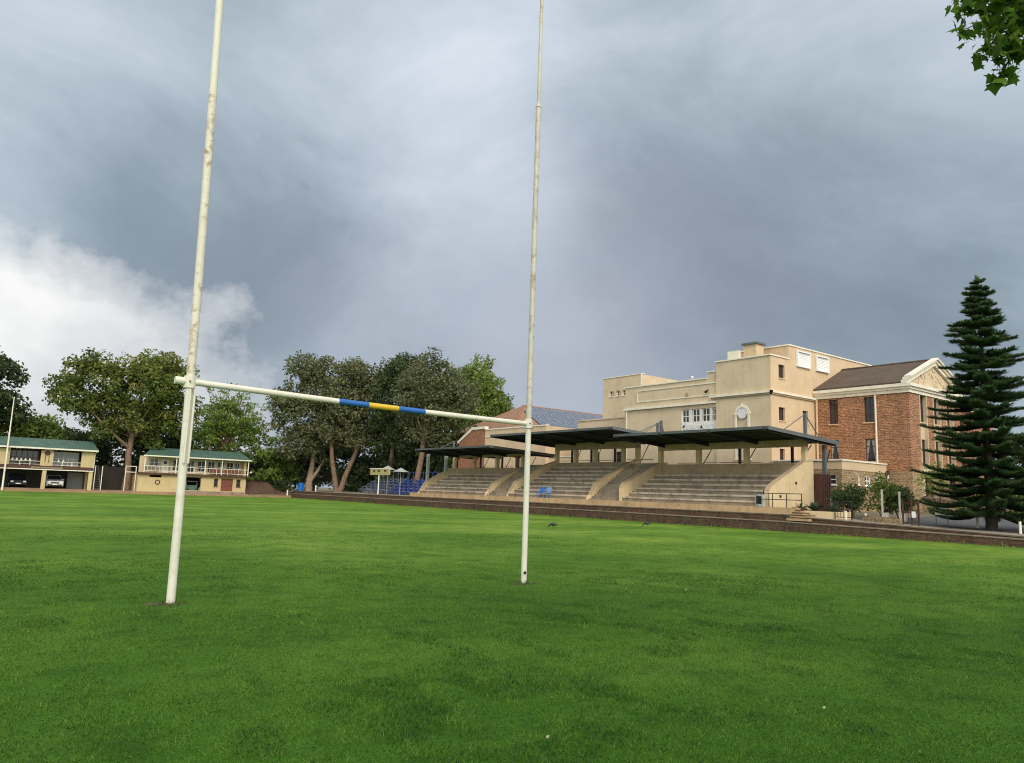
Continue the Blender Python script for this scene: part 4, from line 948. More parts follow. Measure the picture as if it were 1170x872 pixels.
# ------------------------------------------------------------------ things by the far corner
def bollard(label, x, y, z, h, r=.06, group='white bollards'):
    t = thing('bollard', label, 'bollard', (x, y, z), group)
    MB().tube([(x, y, z-.05), (x, y, z+h-.03), (x, y, z+h)], [r, r, r*.6], 10).build('shaft', 'white', t); MB().tube([(x, y, z-.03), (x, y, z+.04)], r*1.5, 10).build('foot', 'paving', t)
bollard('white bollard left of the blue bin, at the far corner of the pitch', 38.3, 98.6, .30, .75, .09)
bollard('white bollard between the two pale tree trunks at the far corner', 41.2, 96.2, .95, .85, .09)
bb = thing('blue_bin', 'upright blue plastic bin beside the pale forked trunk', 'bin', (41.6, 102.3, .97))
MB().tube([(41.6, 102.3, .97), (41.6, 102.3, 2.0)], [.36, .45], 14).build('tub', 'bluep', bb); MB().tube([(41.6, 102.3, 2.0), (41.6, 102.3, 2.08)], [.49, .44], 14).build('lid', 'blue', bb)
def bleacher(label, x0, y0, y1, rows, mat, dz=0.0, group='blue bleachers'):
    t = thing('bleacher', label, 'bleacher', (x0, (y0+y1)/2, .97), group)
    for k in range(rows):
        z = 1.35+.36*k+dz; x = x0+.62*k
        box('seat_plank', mat, t, x, x+.28, y0, y1, z, z+.09); box('foot_plank', mat, t, x+.32, x+.58, y0, y1, z-.22, z-.17)
        box('riser_bar', mat, t, x+.29, x+.32, y0, y1, z-.16, z-.06)
    n = 6
    for i in range(n+1):
        y = y0+.05+(y1-y0-.1)*i/n; f = MB()
        f.tube([(x0+.1, y, .97), (x0+.1, y, 1.4+dz)], .03, 5); f.tube([(x0+.62*rows, y, .97), (x0+.62*rows, y, 1.35+.36*rows+dz+.7)], .03, 5); f.tube([(x0+.1, y, 1.3+dz), (x0+.62*rows, y, 1.3+.36*rows+dz)], .03, 5); f.tube([(x0+.1, y, 1.0), (x0+.62*rows, y, 1.3+.36*rows+dz)], .022, 5)
        f.build('frame', mat, t)
    MB().tube([(x0+.62*rows, y0, 1.35+.36*rows+dz+.7), (x0+.62*rows, y1, 1.35+.36*rows+dz+.7)], .03, 5).build('back_rail', mat, t)
bleacher('blue bleacher nearest the farthest grandstand, rows of planks complete', 45.5, 77.6, 84.6, 5, 'navy')
bleacher('faded grey blue bleacher farther left, behind the scoreboard post', 45.8, 85.3, 93.0, 5, 'steelblue', .1)
sb = thing('scoreboard', 'small yellow scoreboard on a white post before the bleachers', 'scoreboard', (43.0, 82, .97))
MB().tube([(43.0, 82.0, .97), (43.0, 82.0, 3.4)], .07, 8).build('post', 'bright_white', sb); MB().tube([(43.1, 80.0, .97), (43.1, 80.0, 3.4)], .05, 8).build('post', 'steelblue', sb)
box('board', 'palewood', sb, 42.9, 43.0, 79.3, 84.1, 3.27, 4.0)
for y in (80.3, 81.9, 83.1): box('number_slot', 'brown', sb, 42.87, 42.899, y-.28, y+.28, 3.66, 3.88)
box('top_rail', 'white', sb, 42.88, 43.02, 79.3, 84.3, 4.0, 4.08)
def umbrella(label, x, y, z, col):
    t = thing('umbrella', label, 'umbrella', (x, y, .97), 'pale umbrellas behind the scoreboard')
    MB().tube([(x, y, .97), (x, y, z)], .035, 6).build('shaft', 'alu', t)
    vs = [(x, y, z)]; n = 8
    for k in range(n): vs.append((x+1.0*math.cos(6.283*k/n), y+1.0*math.sin(6.283*k/n), z-.5))
    MB().add(vs, [(0, 1+k, 1+(k+1) % n) for k in range(n)]).build('canopy', col, t)
umbrella('white umbrella just right of the yellow scoreboard', 44.6, 79.6, 4.2, 'curtain')
umbrella('white umbrella peeping over the yellow scoreboard', 45.0, 83.6, 4.5, 'curtain')

# ------------------------------------------------------------------ things by the gate on the right
gt = thing('iron_gate', 'small black iron gate at the end of the cream planter', 'gate', (41.1, 23.0, .8))
for x, y in ((41.0, 23.12), (41.3, 22.3)): MB().tube([(x, y, .78), (x, y, 1.9)], .03, 6).build('gate_post', 'black', gt)
for z in (.95, 1.4, 1.8): MB().tube([(41.0, 23.12, z), (41.3, 22.3, z)], .02, 5).build('rail', 'black', gt)
for k in range(1, 6): MB().tube([(41.0+.05*k, 23.12-.137*k, .9), (41.0+.05*k, 23.12-.137*k, 1.8)], .012, 5).build('bar', 'black', gt)
bollard('tall white pipe bollard behind the black iron gate', 44.6, 25.35, .95, 1.1, .08)
bollard('short white bollard on the path in front of the dark shrubs, nearer the iron gate', 40.85, 22.4, .79, .52)
bollard('short white bollard at the left end of the low stone wall', 42.3, 22.02, .79, .42, .06)
bollard('white bollard right of the gravelly road, between the sign and the pine', 44.9, 17.26, .62, 1.15, .06)
bollard('stubby white bollard at the right edge, before the bright bush', 41.8, 14.2, .52, .62, .06)
def pole(label, x, y, h):
    t = thing('white_post', label, 'post', (x, y, z_terr(x, y)), 'tall white posts by the low stone wall'); z = z_terr(x, y)
    MB().tube([(x, y, z-.05), (x, y, z+h)], .06, 10).build('shaft', 'white', t); box('base_block', 'white', t, x-.02, x+.22, y-.3, y-.05, z, z+.42); MB().tube([(x, y, z+h), (x, y, z+h+.05)], [.09, .03], 10).build('post_cap', 'white', t)
pole('tall white post between the two dark shrubs, above the low stone wall', 46.0, 22.9, 1.78)
pole('tall white post nearer the rusty gate, right of the dark shrubs', 46.2, 21.95, 1.70)
lsw = thing('low_stone_wall', 'knee high pinkish stone wall at the back of the path', 'wall', (41.7, 20.7, .74))
m = MB(); m.prism([(41.75, 21.9, .70), (41.2, 19.6, .62), (41.2, 19.6, 1.02), (41.75, 21.9, 1.10)], (.3, -.05, 0)); m.build('stonework', 'stone', lsw)
ig = thing('rusty_gate', 'open rust brown iron gate with tall posts at the end of the low stone wall', 'gate', (41.5, 19.0, .68))
for y in (19.55, 19.1, 18.72): MB().tube([(41.45, y, .65), (41.45, y, 2.05)], .045, 6).build('gate_post', 'rust', ig)
for z in (.85, 1.35, 1.85): MB().tube([(41.45, 19.55, z), (41.45, 18.72, z)], .025, 5).build('rail', 'rust', ig)
for k in range(7): MB().tube([(41.45, 19.5-.12*k, .85), (41.45, 19.5-.12*k, 1.85)], .013, 5).build('bar', 'rust', ig)
MB().tube([(41.45, 18.75, 1.9), (41.45, 18.0, 2.5)], .03, 6).build('stay', 'rust', ig); box('white_plate', 'bright_white', ig, 41.36, 41.40, 18.86, 19.05, 1.1, 1.42)
sg = thing('notice_board', 'blank pale notice board on two thin posts beside the road', 'sign', (43.9, 18.6, .68))
for y in (18.95, 18.35): MB().tube([(43.95, y, .62), (43.95, y, 1.78)], .02, 6).build('leg', 'steel_grey', sg)
MB().prism([(43.9, 18.98, 1.28), (43.9, 18.3, 1.28), (43.9, 18.3, 1.76), (43.9, 18.98, 1.76)], (.03, 0, 0)).build('board', 'white', sg)
rt = thing('garden_wall', 'rough tan stone garden wall across the road below the entrance', 'wall', (58, 23, 1.2))
MB().prism([(57.2, 25.6, 1.1), (57.2, 13.0, .8), (57.2, 13.0, 1.35), (57.2, 19.5, 1.75), (57.2, 22.0, 2.0), (57.2, 25.6, 2.35)], (.4, 0, 0)).build('stonework', 'stone', rt)
MB().prism([(57.15, 25.6, 2.35), (57.15, 22.0, 2.0), (57.15, 22.0, 2.10), (57.15, 25.6, 2.45)], (.5, 0, 0)).build('wall_cap', 'ledge', rt)
MB().tube([(57.6, 25.0, 2.35), (57.6, 25.0, 3.2), (57.6, 22.6, 2.6), (57.6, 22.6, 2.1)], .05, 6).build('stair_rail', 'brown', rt)

# ------------------------------------------------------------------ the rugby goal
gl = thing('rugby_goal', 'tall white rugby goal with rust worn posts and a blue and yellow banded crossbar', 'goal', (5.9, 11.195, 0))
GY = 11.195
def post_pts(x, top, lean): return lambda z: (x+lean*(z/top)**1.6, GY, z)
f = post_pts(2.829, 9.0, -.14)
z_ = [0, 1, 2, 3.02]
p = MB().tube([f(z) for z in z_], [.0585]*4, 20); p.build('post', 'post', gl, smooth=True)
q = MB().tube([f(z) for z in (3.0, 4.5, 6, 7.5)], [.0595, .0595, .059, .058], 20).build('upper_post', 'post_worn', gl, smooth=True); MB().tube([f(z) for z in (7.45, 9, 10.5, 12)], [.0575, .057, .056, .055], 20).build('post_tip', 'post', q, smooth=True)
rp = MB(); rr = random.Random(4)
f2 = post_pts(8.98, 11.7, 0.0)
MB().tube([f2(z) for z in (0, 1, 2, 3)], [.0535]*4, 20).build('post', 'post', gl, smooth=True)
q = MB().tube([f2(z) for z in (2.98, 5, 7.4, 9.47)], [.0545, .053, .052, .050], 20).build('upper_post', 'grey_post', gl, smooth=True)
MB().tube([f2(z) for z in (9.45, 10.5, 11.5, 12.4)], [.036]*4, 16).build('post_tip', 'grey_post', q, smooth=True); MB().tube([f2(9.42), f2(9.50)], [.060, .045], 16).build('collar', 'grey_post', q)
# crossbar with its painted bands
def cx(x): return (x, GY-.0, 3.05-(x-2.829)/6.15*.085-.02*math.sin((x-2.83)/6.15*math.pi))
def bar(x0, x1, mat, name, r=.045, par=gl, n=8):
    return MB().tube([cx(x0+(x1-x0)*i/n) for i in range(n+1)], r, 18).build(name, mat, par, smooth=True)
cb_ = bar(2.62, 9.05, 'post', 'crossbar')
for a, b, mt in ((5.07, 5.60, 'blue'), (5.60, 6.15, 'yellowp'), (6.15, 6.67, 'blue')): bar(a, b, mt, 'painted_band', .047, cb_, 4)
bar(2.60, 2.72, 'post', 'end_sleeve', .054, cb_, 1)
for x, r in ((2.80, .080), (8.975, .074)):
    MB().tube([(x, GY, 2.96-(.08 if x > 5 else 0)), (x, GY, 3.13-(.08 if x > 5 else 0))], r, 16).build('clamp', 'post', gl)
    for s in (-1, 1): MB().tube([(x-.02*s, GY-r-.03, 3.0+s*.05-(.08 if x > 5 else 0)), (x-.02*s, GY-r+.03, 3.0+s*.05-(.08 if x > 5 else 0))], .012, 6).build('bolt', 'rust_patch', gl)
for x, top in ((2.80, 2.94), (2.86, 2.94)):
    MB().tube([(x-.0, GY-.085, 1.9), (x, GY-.085, top)], .016, 8).build('strap', 'post', gl)
MB().tube([(8.955, GY-.070, .20), (8.955, GY-.055, .20)], .028, 10).build('bolt_hole', 'hole', gl)
for x in (2.83, 8.98):
    vs = [(x, GY, .012)]; n = 14
    for k in range(n): r = rr.uniform(.10, .32); vs.append((x+.02+r*1.25*math.cos(6.283*k/n), GY+r*math.sin(6.283*k/n), .003))
    tag(MB().add(vs, [(0, 1+k, 1+(k+1) % n) for k in range(n)]).build('bare_soil', 'soil'), kind='structure')

# ------------------------------------------------------------------ birds and fallen petals
def bird(label, x, y, ang, down):
    t = thing('bird', label, 'bird', (x, y, 0), 'dark birds feeding on the pitch')
    ca, sa = math.cos(ang), math.sin(ang)
    def P(a, b, z): return (x+.82*(a*ca-b*sa), y+.82*(a*sa+b*ca), .85*z)
    body = [(-.26, .20, .012), (-.20, .215, .035), (-.10, .235, .07), (.02, .24, .085), (.12, .245, .07), (.18, .25 if not down else .22, .045), (.23, .28 if not down else .17, .034), (.27, .31 if not down else .12, .036), (.31, .31 if not down else .085, .02)]
    MB().tube([P(a, 0, z) for a, z, r in body], [r for a, z, r in body], 12).build('body', 'feather', t, smooth=True)
    MB().tube([P(.305, 0, .308 if not down else .09), P(.37, 0, .285 if not down else .04), P(.40, 0, .25 if not down else .01)], [.012, .009, .003], 6).build('beak', 'beak', t)
    for s in (-1, 1):
        MB().tube([P(.02, s*.035, .18), P(.0, s*.04, .09), P(.03, s*.04, 0.005), P(.09, s*.045, .005)], [.02, .009, .008, .005], 6).build('leg', 'beak', t)
        MB().prism([P(-.22, s*.055, .22), P(-.05, s*.088, .20), P(.11, s*.07, .24), P(.06, s*.075, .29), P(-.08, s*.072, .285)], (-s*sa*.008, s*ca*.008, 0)).build('wing', 'feather', t)
bird('dark bird on the grass just right of the right goal post, head down', 24.7, 28.6, 2.55, True)
bird('dark bird on the grass before the stairway, the farther right of the two', 33.1, 30.1, 2.3, True)
for lab, x, y, s in (('pale petal on the near grass, towards the right edge', 5.82, 3.42, .02), ('pale petal near the bottom edge, right of the middle', 3.46, 4.01, .018), ('pale petal farther out, right of the right goal post', 10.97, 9.04, .03)):
    tag(MB().prism([(x+s*.6*math.cos(6.283*k/7), y+s*.45*math.sin(6.283*k/7), .05) for k in range(7)], (.004, 0, .012)).build('fallen_petal', 'petal'), lab, 'petal', 'petals fallen on the grass')
# ------------------------------------------------------------------ vegetation
def unit(rng, n):
    v = rng.normal(0, 1, (n, 3)); return v/np.linalg.norm(v, axis=1, keepdims=True)

def leaf_cloud(rng, clumps, per_m2, size, flat=.35, keep=None, out=.55):
    """leaf faces through the volume of many uneven clumps: returns verts, faces, tint"""
    P = []; T = []; O = []
    for (c, r, tv) in clumps:
        r = np.array(r); area = 4*math.pi*((r[0]*r[1]+r[1]*r[2]+r[0]*r[2])/3)
        n = max(6, int(area*per_m2))
        u = unit(rng, n); rad = out+(1.08-out)*rng.random(n)**.6
        rad = rad*(1+.22*np.sin(u[:, 0]*7+c[0]*3)*np.sin(u[:, 1]*6+c[1])+.12*np.sin(u[:, 2]*11+c[2]))
        P.append(np.array(c)+u*r*rad[:, None]); O.append(u); T.append(np.clip(tv+rng.normal(0, .16, n), 0, 1))
    P = np.concatenate(P); O = np.concatenate(O); T = np.concatenate(T)
    if keep is not None:
        k = keep(P); P, O, T = P[k], O[k], T[k]
    n = len(P)
    nrm = O*.6+unit(rng, n)*.8+np.array([0, 0, flat]); nrm /= np.linalg.norm(nrm, axis=1, keepdims=True)
    a = np.cross(nrm, unit(rng, n)); a /= np.linalg.norm(a, axis=1, keepdims=True)+1e-9; b = np.cross(nrm, a)
    s = size*rng.uniform(.6, 1.35, n)[:, None]; w = s*rng.uniform(.4, .65, n)[:, None]
    bend = nrm*s*.22
    V = np.stack([P-a*s, P+b*w-bend*.3, P+a*s*.9-bend, P-b*w-bend*.3], 1).reshape(-1, 3)
    F = np.arange(4*n).reshape(n, 4)
    return V, F, np.repeat(T, 4)

def clumps_in(rng, ells, n, rmin, rmax, shell=.45, tmean=.5, squash=.75):
    out = []
    w = np.array([e[1][0]*e[1][1]*e[1][2] for e in ells])**.67; w = w/w.sum()
    for (c, r), k in zip(ells, (w*n).astype(int)+1):
        u = unit(rng, k)
        u[:, 2] = np.where(u[:, 2] < -.55, -u[:, 2], u[:, 2])
        rad = (shell+(1.1-shell)*rng.random(k)**.55)*(1+.16*np.sin(u[:, 0]*5+c[0])*np.cos(u[:, 2]*4+c[1]+u[:, 1]*3))
        for ui, ra in zip(u, rad):
            rr_ = rmin*.75+(rmax*1.1-rmin*.75)*rng.random()**1.6; p = np.array(c)+ui*np.array(r)*ra*.93
            out.append((p, (rr_*rng.uniform(.8, 1.3), rr_*rng.uniform(.8, 1.3), rr_*squash*rng.uniform(.75, 1.2)), float(np.clip(tmean+rng.normal(0, .2), 0, 1))))
    return out

def tree(name, label, base, trunk, limbs, ells, ncl, rcl, dens, size, mat, bark, seed, tmean=.45, group=None, shell=.35, squash=.8):
    ncl = int(ncl*1.75); dens *= 1.2; size *= 1.15
    rng = np.random.default_rng(seed)
    t = thing(name, label, 'tree', base, group)
    for pts, rad in trunk: MB().tube(pts, rad, 10).build('trunk', bark, t, smooth=True)
    cl = clumps_in(rng, ells, ncl, rcl[0], rcl[1], shell, tmean, squash)
    for pts, rad in limbs: MB().tube(pts, rad, 8).build('limb', bark, t, smooth=True)
    top = Vector(trunk[0][0][-1]); m = MB(); pick = rng.permutation(len(cl))[:min(14, len(cl))]
    for i in pick:
        c = Vector(cl[i][0]); mid = top.lerp(c, .5)+Vector(rng.normal(0, .4, 3))-Vector((0, 0, .2)); m.tube([top-Vector((0, 0, .6)), mid, c.lerp(mid, .3)], [trunk[0][1][-1]*.38, trunk[0][1][-1]*.2, .02], 6)
    m.build('branches', bark, t, smooth=True)
    V, F, T = leaf_cloud(rng, cl, dens, size)
    npmesh('crown', V, F, mat, t, T)
    return t
far = 'trees beyond the far end of the pitch'
# big olive tree between the two pavilions
tree('broadleaf_tree', 'big spreading olive green tree rising between the clubhouse and the pavilion, brown trunk', (19.7, 104, .35),
     [([(19.6, 103.6, .2), (19.75, 103.8, 2.5), (19.6, 104, 4.9), (19.9, 104.5, 7.5)], [.48, .40, .36, .30])],
     [([(19.6, 104, 5.6), (17.8, 103.6, 7.0), (16.0, 103.2, 8.6), (14.4, 103.2, 10.2)], [.22, .17, .11, .03])],
     [((21.5, 105, 13.0), (5.2, 4.8, 5.0)), ((15.6, 105, 13.6), (4.6, 4.2, 3.6)), ((24.0, 106, 9.8), (3.4, 4, 5.0)), ((19.5, 104.6, 9.0), (4.0, 3.6, 3.2)), ((12.0, 104.5, 11.6), (2.0, 2.2, 1.6)), ((16.6, 105.5, 10.8), (2.6, 2.6, 2.2)), ((23, 105.5, 14.6), (3.6, 3.6, 3.6)), ((23.6, 105.8, 7.4), (3.2, 3.0, 2.8)), ((17.2, 105.8, 8.4), (2.6, 2.6, 2.0)), ((14.2, 103.6, 10.7), (2.0, 1.8, 1.5))],
     165, (.7, 1.5), 6.5, .21, 'leafA', 'bark', 11, .5, far)
tree('broadleaf_tree', 'dark dense tree cut by the left edge of the frame behind the clubhouse', (1.5, 112, .35),
     [([(1.5, 112, .2), (1.6, 112, 5), (1.7, 112, 9)], [.5, .42, .3])], [],
     [((2.6, 112, 12.5), (5.6, 5, 5.2)), ((4.8, 112, 9.2), (3.6, 4, 3.0)), ((-3, 113, 11), (5, 5, 6))], 105, (.8, 1.7), 5.5, .24, 'leafD', 'bark_dark', 12, .5, far)
tree('broadleaf_tree', 'mid green bushy tree low behind the clubhouse roof', (8.8, 116, .35),
     [([(8.8, 116, .2), (8.8, 116, 4)], [.3, .2])], [], [((8.4, 116, 7.0), (3.6, 3.4, 2.7)), ((12.6, 117, 6.0), (3.4, 3.0, 2.8))], 62, (.6, 1.3), 6, .22, 'leafE', 'bark_dark', 13, .4, far)
tree('broadleaf_tree', 'shadowy low tree filling the gap under the big olive tree', (15.5, 112, .35),
     [([(15.5, 112, .2), (15.5, 112, 3)], [.3, .2])], [], [((16, 112, 4.0), (4.2, 3, 3.4)), ((22, 113, 5.5), (4.2, 3, 4.0)), ((27, 113, 5.0), (3.6, 3, 3.5))], 70, (.8, 1.5), 5, .26, 'leafD', 'bark_dark', 14, .4, far)
# sparse spring tree behind the pavilion
def spring_tree():
    rng = np.random.default_rng(21)
    t = thing('spring_tree', 'airy tree in fresh spring leaf with bare twigs on top, behind the pavilion', 'tree', (33.5, 110, .35), far)
    MB().tube([(33.5, 110, .2), (33.4, 110, 3), (33.2, 110, 5.5)], [.35, .28, .22], 8).build('trunk', 'bark_dark', t, smooth=True)
    m = MB(); tips = []
    for k in range(26):
        a = rng.uniform(0, 6.28); sp = rng.uniform(1.5, 6.0); hgt = 15.2-abs(sp-1.5)*1.0+rng.uniform(-1.5, .8)
        e = Vector((32.8+math.cos(a)*sp, 110+math.sin(a)*sp*.8, hgt)); s = Vector((33.2, 110, rng.uniform(3.5, 5.5)))
        mid = s.lerp(e, .5)+Vector((0, 0, .8)); m.tube([s, mid, e], [.13, .075, .018], 5)
        for j in range(7):
            b0 = s.lerp(e, rng.uniform(.35, .95))+Vector((0, 0, .4)); b1 = b0+Vector(rng.normal(0, 1.1, 3))+Vector((0, 0, .7)); m.tube([b0, b1], [.035, .008], 4); tips.append(b1)
    m.build('branches', 'bark', t)
    cl = []
    for p in tips:
        keepp = 1.0 if p.z < 12 else .7
        if rng.random() < keepp: cl.append((np.array(p), (rng.uniform(.5, 1.0),)*2+(rng.uniform(.3, .6),), float(rng.uniform(.3, .8))))
    cl += clumps_in(rng, [((34.8, 110, 6.6), (6.2, 4, 3.6)), ((30, 110, 6.4), (3.2, 3, 2.8)), ((33.5, 110, 10.0), (4.6, 3.5, 3.0))], 150, .5, 1.1, .3, .45)
    V, F, T = leaf_cloud(rng, cl, 7.5, .19); npmesh('crown', V, F, 'leafC', t, T)
spring_tree()
tree('broadleaf_tree', 'yellow green bush at the right end of the pavilion above the earth bank', (37.5, 106.5, .5),
     [([(37.5, 106.5, .2), (37.5, 106.5, 2.5)], [.2, .12])], [], [((37.2, 106.5, 4.6), (3.0, 2.6, 2.4)), ((40.5, 107, 3.8), (2.2, 2.2, 2.6))], 48, (.5, 1.0), 7, .19, 'leafE', 'bark_dark', 15, .3, far)
# grey green trees right of the far corner
tree('gum_tree', 'tall grey green tree with a short pale forked trunk beside the blue bin', (43.0, 103, .97),
     [([(43.0, 103, .8), (43.05, 103, 2.4), (43.3, 103, 4.4), (43.6, 103.2, 7.5)], [.62, .46, .36, .26])],
     [([(43.05, 102.9, 2.2), (44.0, 102.6, 3.8), (44.9, 102.4, 5.6)], [.30, .22, .12])],
     [((43.2, 104, 14.6), (4.0, 3.8, 5.6)), ((40.0, 104, 11.6), (3.6, 3.2, 3.8)), ((46.0, 103, 9.4), (3.4, 3.0, 5.0)), ((41.6, 103, 7.2), (3.6, 3, 3.4))],
     165, (.7, 1.4), 6.5, .19, 'leafB', 'bark_pale', 16, .5, far)
tree('gum_tree', 'tall grey green tree on twin brown trunks that part in a V', (45.4, 98.6, .97),
     [([(45.35, 98.7, .8), (45.0, 98.9, 3.0), (44.5, 99.1, 5.6), (44.3, 99.3, 8.5)], [.42, .36, .30, .24])],
     [([(45.6, 98.3, .8), (46.2, 97.9, 3.4), (47.2, 97.4, 6.4), (47.8, 97.2, 9.0)], [.42, .36, .30, .22])],
     [((46.6, 99, 14.8), (3.6, 3.4, 5.0)), ((49.6, 98.5, 13.2), (3.2, 3.4, 5.4)), ((45.8, 98.8, 10.0), (3.4, 3.0, 4.4)), ((49.0, 97.8, 8.4), (3.2, 2.8, 3.8))],
     165, (.7, 1.4), 6.5, .19, 'leafB', 'bark', 17, .55, far)
tree('gum_tree', 'dark column of a tree on a brown trunk hard by the farthest grandstand', (48.4, 82.0, .97),
     [([(48.2, 82.2, .8), (48.35, 82.1, 3), (48.7, 81.8, 6), (48.8, 81.8, 9)], [.44, .38, .33, .28])],
     [], [((49.6, 82.2, 13.6), (3.4, 3.2, 5.6)), ((51.0, 81.4, 9.6), (3.2, 3.0, 4.8)), ((50.0, 86.0, 12.5), (3.0, 2.8, 5.0)), ((52.0, 79.0, 12.0), (2.8, 2.8, 5.0))],
     150, (.6, 1.25), 7.0, .17, 'leafB', 'bark', 18, .45, far)
tree('gum_tree', 'dark dense tree behind the bleachers and the scoreboard', (50.0, 92.0, .97),
     [([(50, 92, .8), (50, 92, 5), (50.1, 92, 8)], [.42, .36, .25])], [], [((50.6, 91, 14.0), (3.6, 3.6, 6.0)), ((50.4, 93.5, 8.6), (3.8, 3.4, 4.6)), ((51.5, 87.5, 7.0), (3.4, 3.4, 4.4)), ((53.4, 90.5, 4.0), (5.0, 4.0, 3.4)), ((54.0, 83, 5.0), (3, 4, 4.2))],
     210, (.7, 1.35), 6.5, .19, 'leafD', 'bark', 19, .5, far)
tree('broadleaf_tree', 'round fresh green tree showing above the brick flank of the cream block', (72.5, 106, .97),
     [([(72.5, 106, .8), (72.5, 106, 9)], [.5, .35])], [], [((72.6, 106, 16.0), (6.4, 5.6, 7.2)), ((76.6, 106, 13.5), (3.8, 4, 5.0)), ((66, 106, 14), (4, 4, 6))], 160, (.9, 1.8), 5.5, .24, 'leafE', 'bark_dark', 20, .6, far)
tree('broadleaf_tree', 'dark understorey tree behind the V shaped trunks', (46, 108, .97),
     [([(46, 108, .8), (46, 108, 3)], [.3, .2])], [], [((44, 109, 4.0), (4.5, 3, 3.6)), ((50, 108, 5.0), (4.0, 3, 4.5)), ((56, 100, 4.8), (3.5, 4, 4.2)), ((53, 96, 4), (2.6, 3, 3.4)), ((39.5, 110, 3.5), (3, 3, 3.0)), ((50.5, 101, 3.6), (3.0, 2.5, 3.2)), ((58, 96, 5.5), (3.5, 3.5, 5))], 130, (.8, 1.5), 5.0, .26, 'leafD', 'bark_dark', 22, .35, far)
tree('broadleaf_tree', 'dark evergreen filling the space behind the tall pine at the right edge', (64, 18, 1.0),
     [([(64, 18, .9), (64, 18, 3)], [.3, .2])], [], [((66, 20.5, 4.2), (4.0, 3.2, 3.8)), ((67, 15.5, 4.0), (4, 3.4, 3.8)), ((70, 10, 4), (5, 5, 4.0))], 130, (.7, 1.3), 6.5, .19, 'leafD', 'bark_dark', 23, .4)

def far_wood():
    rng = np.random.default_rng(71); cl = []
    for k in range(420):
        if k < 300: x = rng.uniform(-45, 75); y = rng.uniform(122, 132); h = 2.2+3.2*abs(math.sin(x*.21))+rng.uniform(0, 1.5)
        else: x = rng.uniform(84, 105); y = rng.uniform(-25, 40); h = 2.5+3*abs(math.sin(y*.3))+rng.uniform(0, 1.5)
        r_ = rng.uniform(1.3, 2.4); cl.append((np.array((x, y, max(r_*.6, h*rng.random()**.6))), (r_, r_, r_*.9), float(np.clip(.4+rng.normal(0, .25), 0, 1))))
    V, F, T = leaf_cloud(rng, cl, 3.2, .34); o = npmesh('far_wood', V, F, 'leafD', None, T, (20, 126, 0)); tag(o, kind='stuff')
far_wood()

def shrub(label, c, r, n, mat, seed, size=.07, dens=34, group='shrubs by the gate and the road'):
    rng = np.random.default_rng(seed)
    t = thing('shrub', label, 'shrub', (c[0], c[1], c[2]-r[2]), group)
    m = MB()
    for k in range(6):
        a = rng.uniform(0, 6.28); m.tube([(c[0], c[1], c[2]-r[2]), (c[0]+math.cos(a)*r[0]*.6, c[1]+math.sin(a)*r[1]*.6, c[2]+.2)], [.03, .012], 5)
    m.build('stems', 'bark_dark', t)
    cl = clumps_in(rng, [(c, r)], n, .18, .42, .3, .5); size *= 1.15
    V, F, T = leaf_cloud(rng, cl, dens, size); npmesh('foliage', V, F, mat, t, T)
shrub('dark round shrub in front of the stone annex, behind the short bollards', (45.2, 24.45, 1.8), (1.25, 1.0, 1.05), 105, 'leafD', 31)
shrub('tall dark green shrub rising behind the tall white post', (47.8, 23.8, 2.1), (1.1, .9, 1.3), 90, 'leafE', 32)
shrub('blackish shrub right of the tall white post, before the stone base', (48.8, 23.2, 1.8), (1.2, .8, 1.05), 95, 'leafD', 33)
shrub('bright green bush at the right edge beyond the pine trunk', (48.2, 15.4, 1.6), (1.5, 1.3, 1.15), 80, 'bush', 34)
shrub('leafy climber on the garden wall below the entrance', (57.6, 20.6, 2.1), (.8, 2.6, .75), 80, 'leafE', 35, .09)
shrub('dark hedge clump on the garden wall between the entrance and the pine trunk', (58.0, 17.0, 2.3), (1.4, 2.4, 1.4), 90, 'leafD', 36, .10, 26)
shrub('sparse sunlit bush in the doorway of the brick school under the pine branches', (54.6, 23.4, 3.2), (1.1, 1.1, 1.6), 50, 'leafC', 37, .08, 16)

shrub('olive green bush leaning over the red earth bank right of the pavilion', (37.2, 104.2, 2.7), (2.6, 1.3, 1.1), 80, 'leafE', 38, .17, 12, 'shrubs by the earth bank')
shrub('dark bush at the foot of the earth bank, nearest the blue bin', (39.3, 103.0, 1.4), (1.3, 1.0, 1.0), 60, 'leafD', 39, .15, 14, 'shrubs by the earth bank')
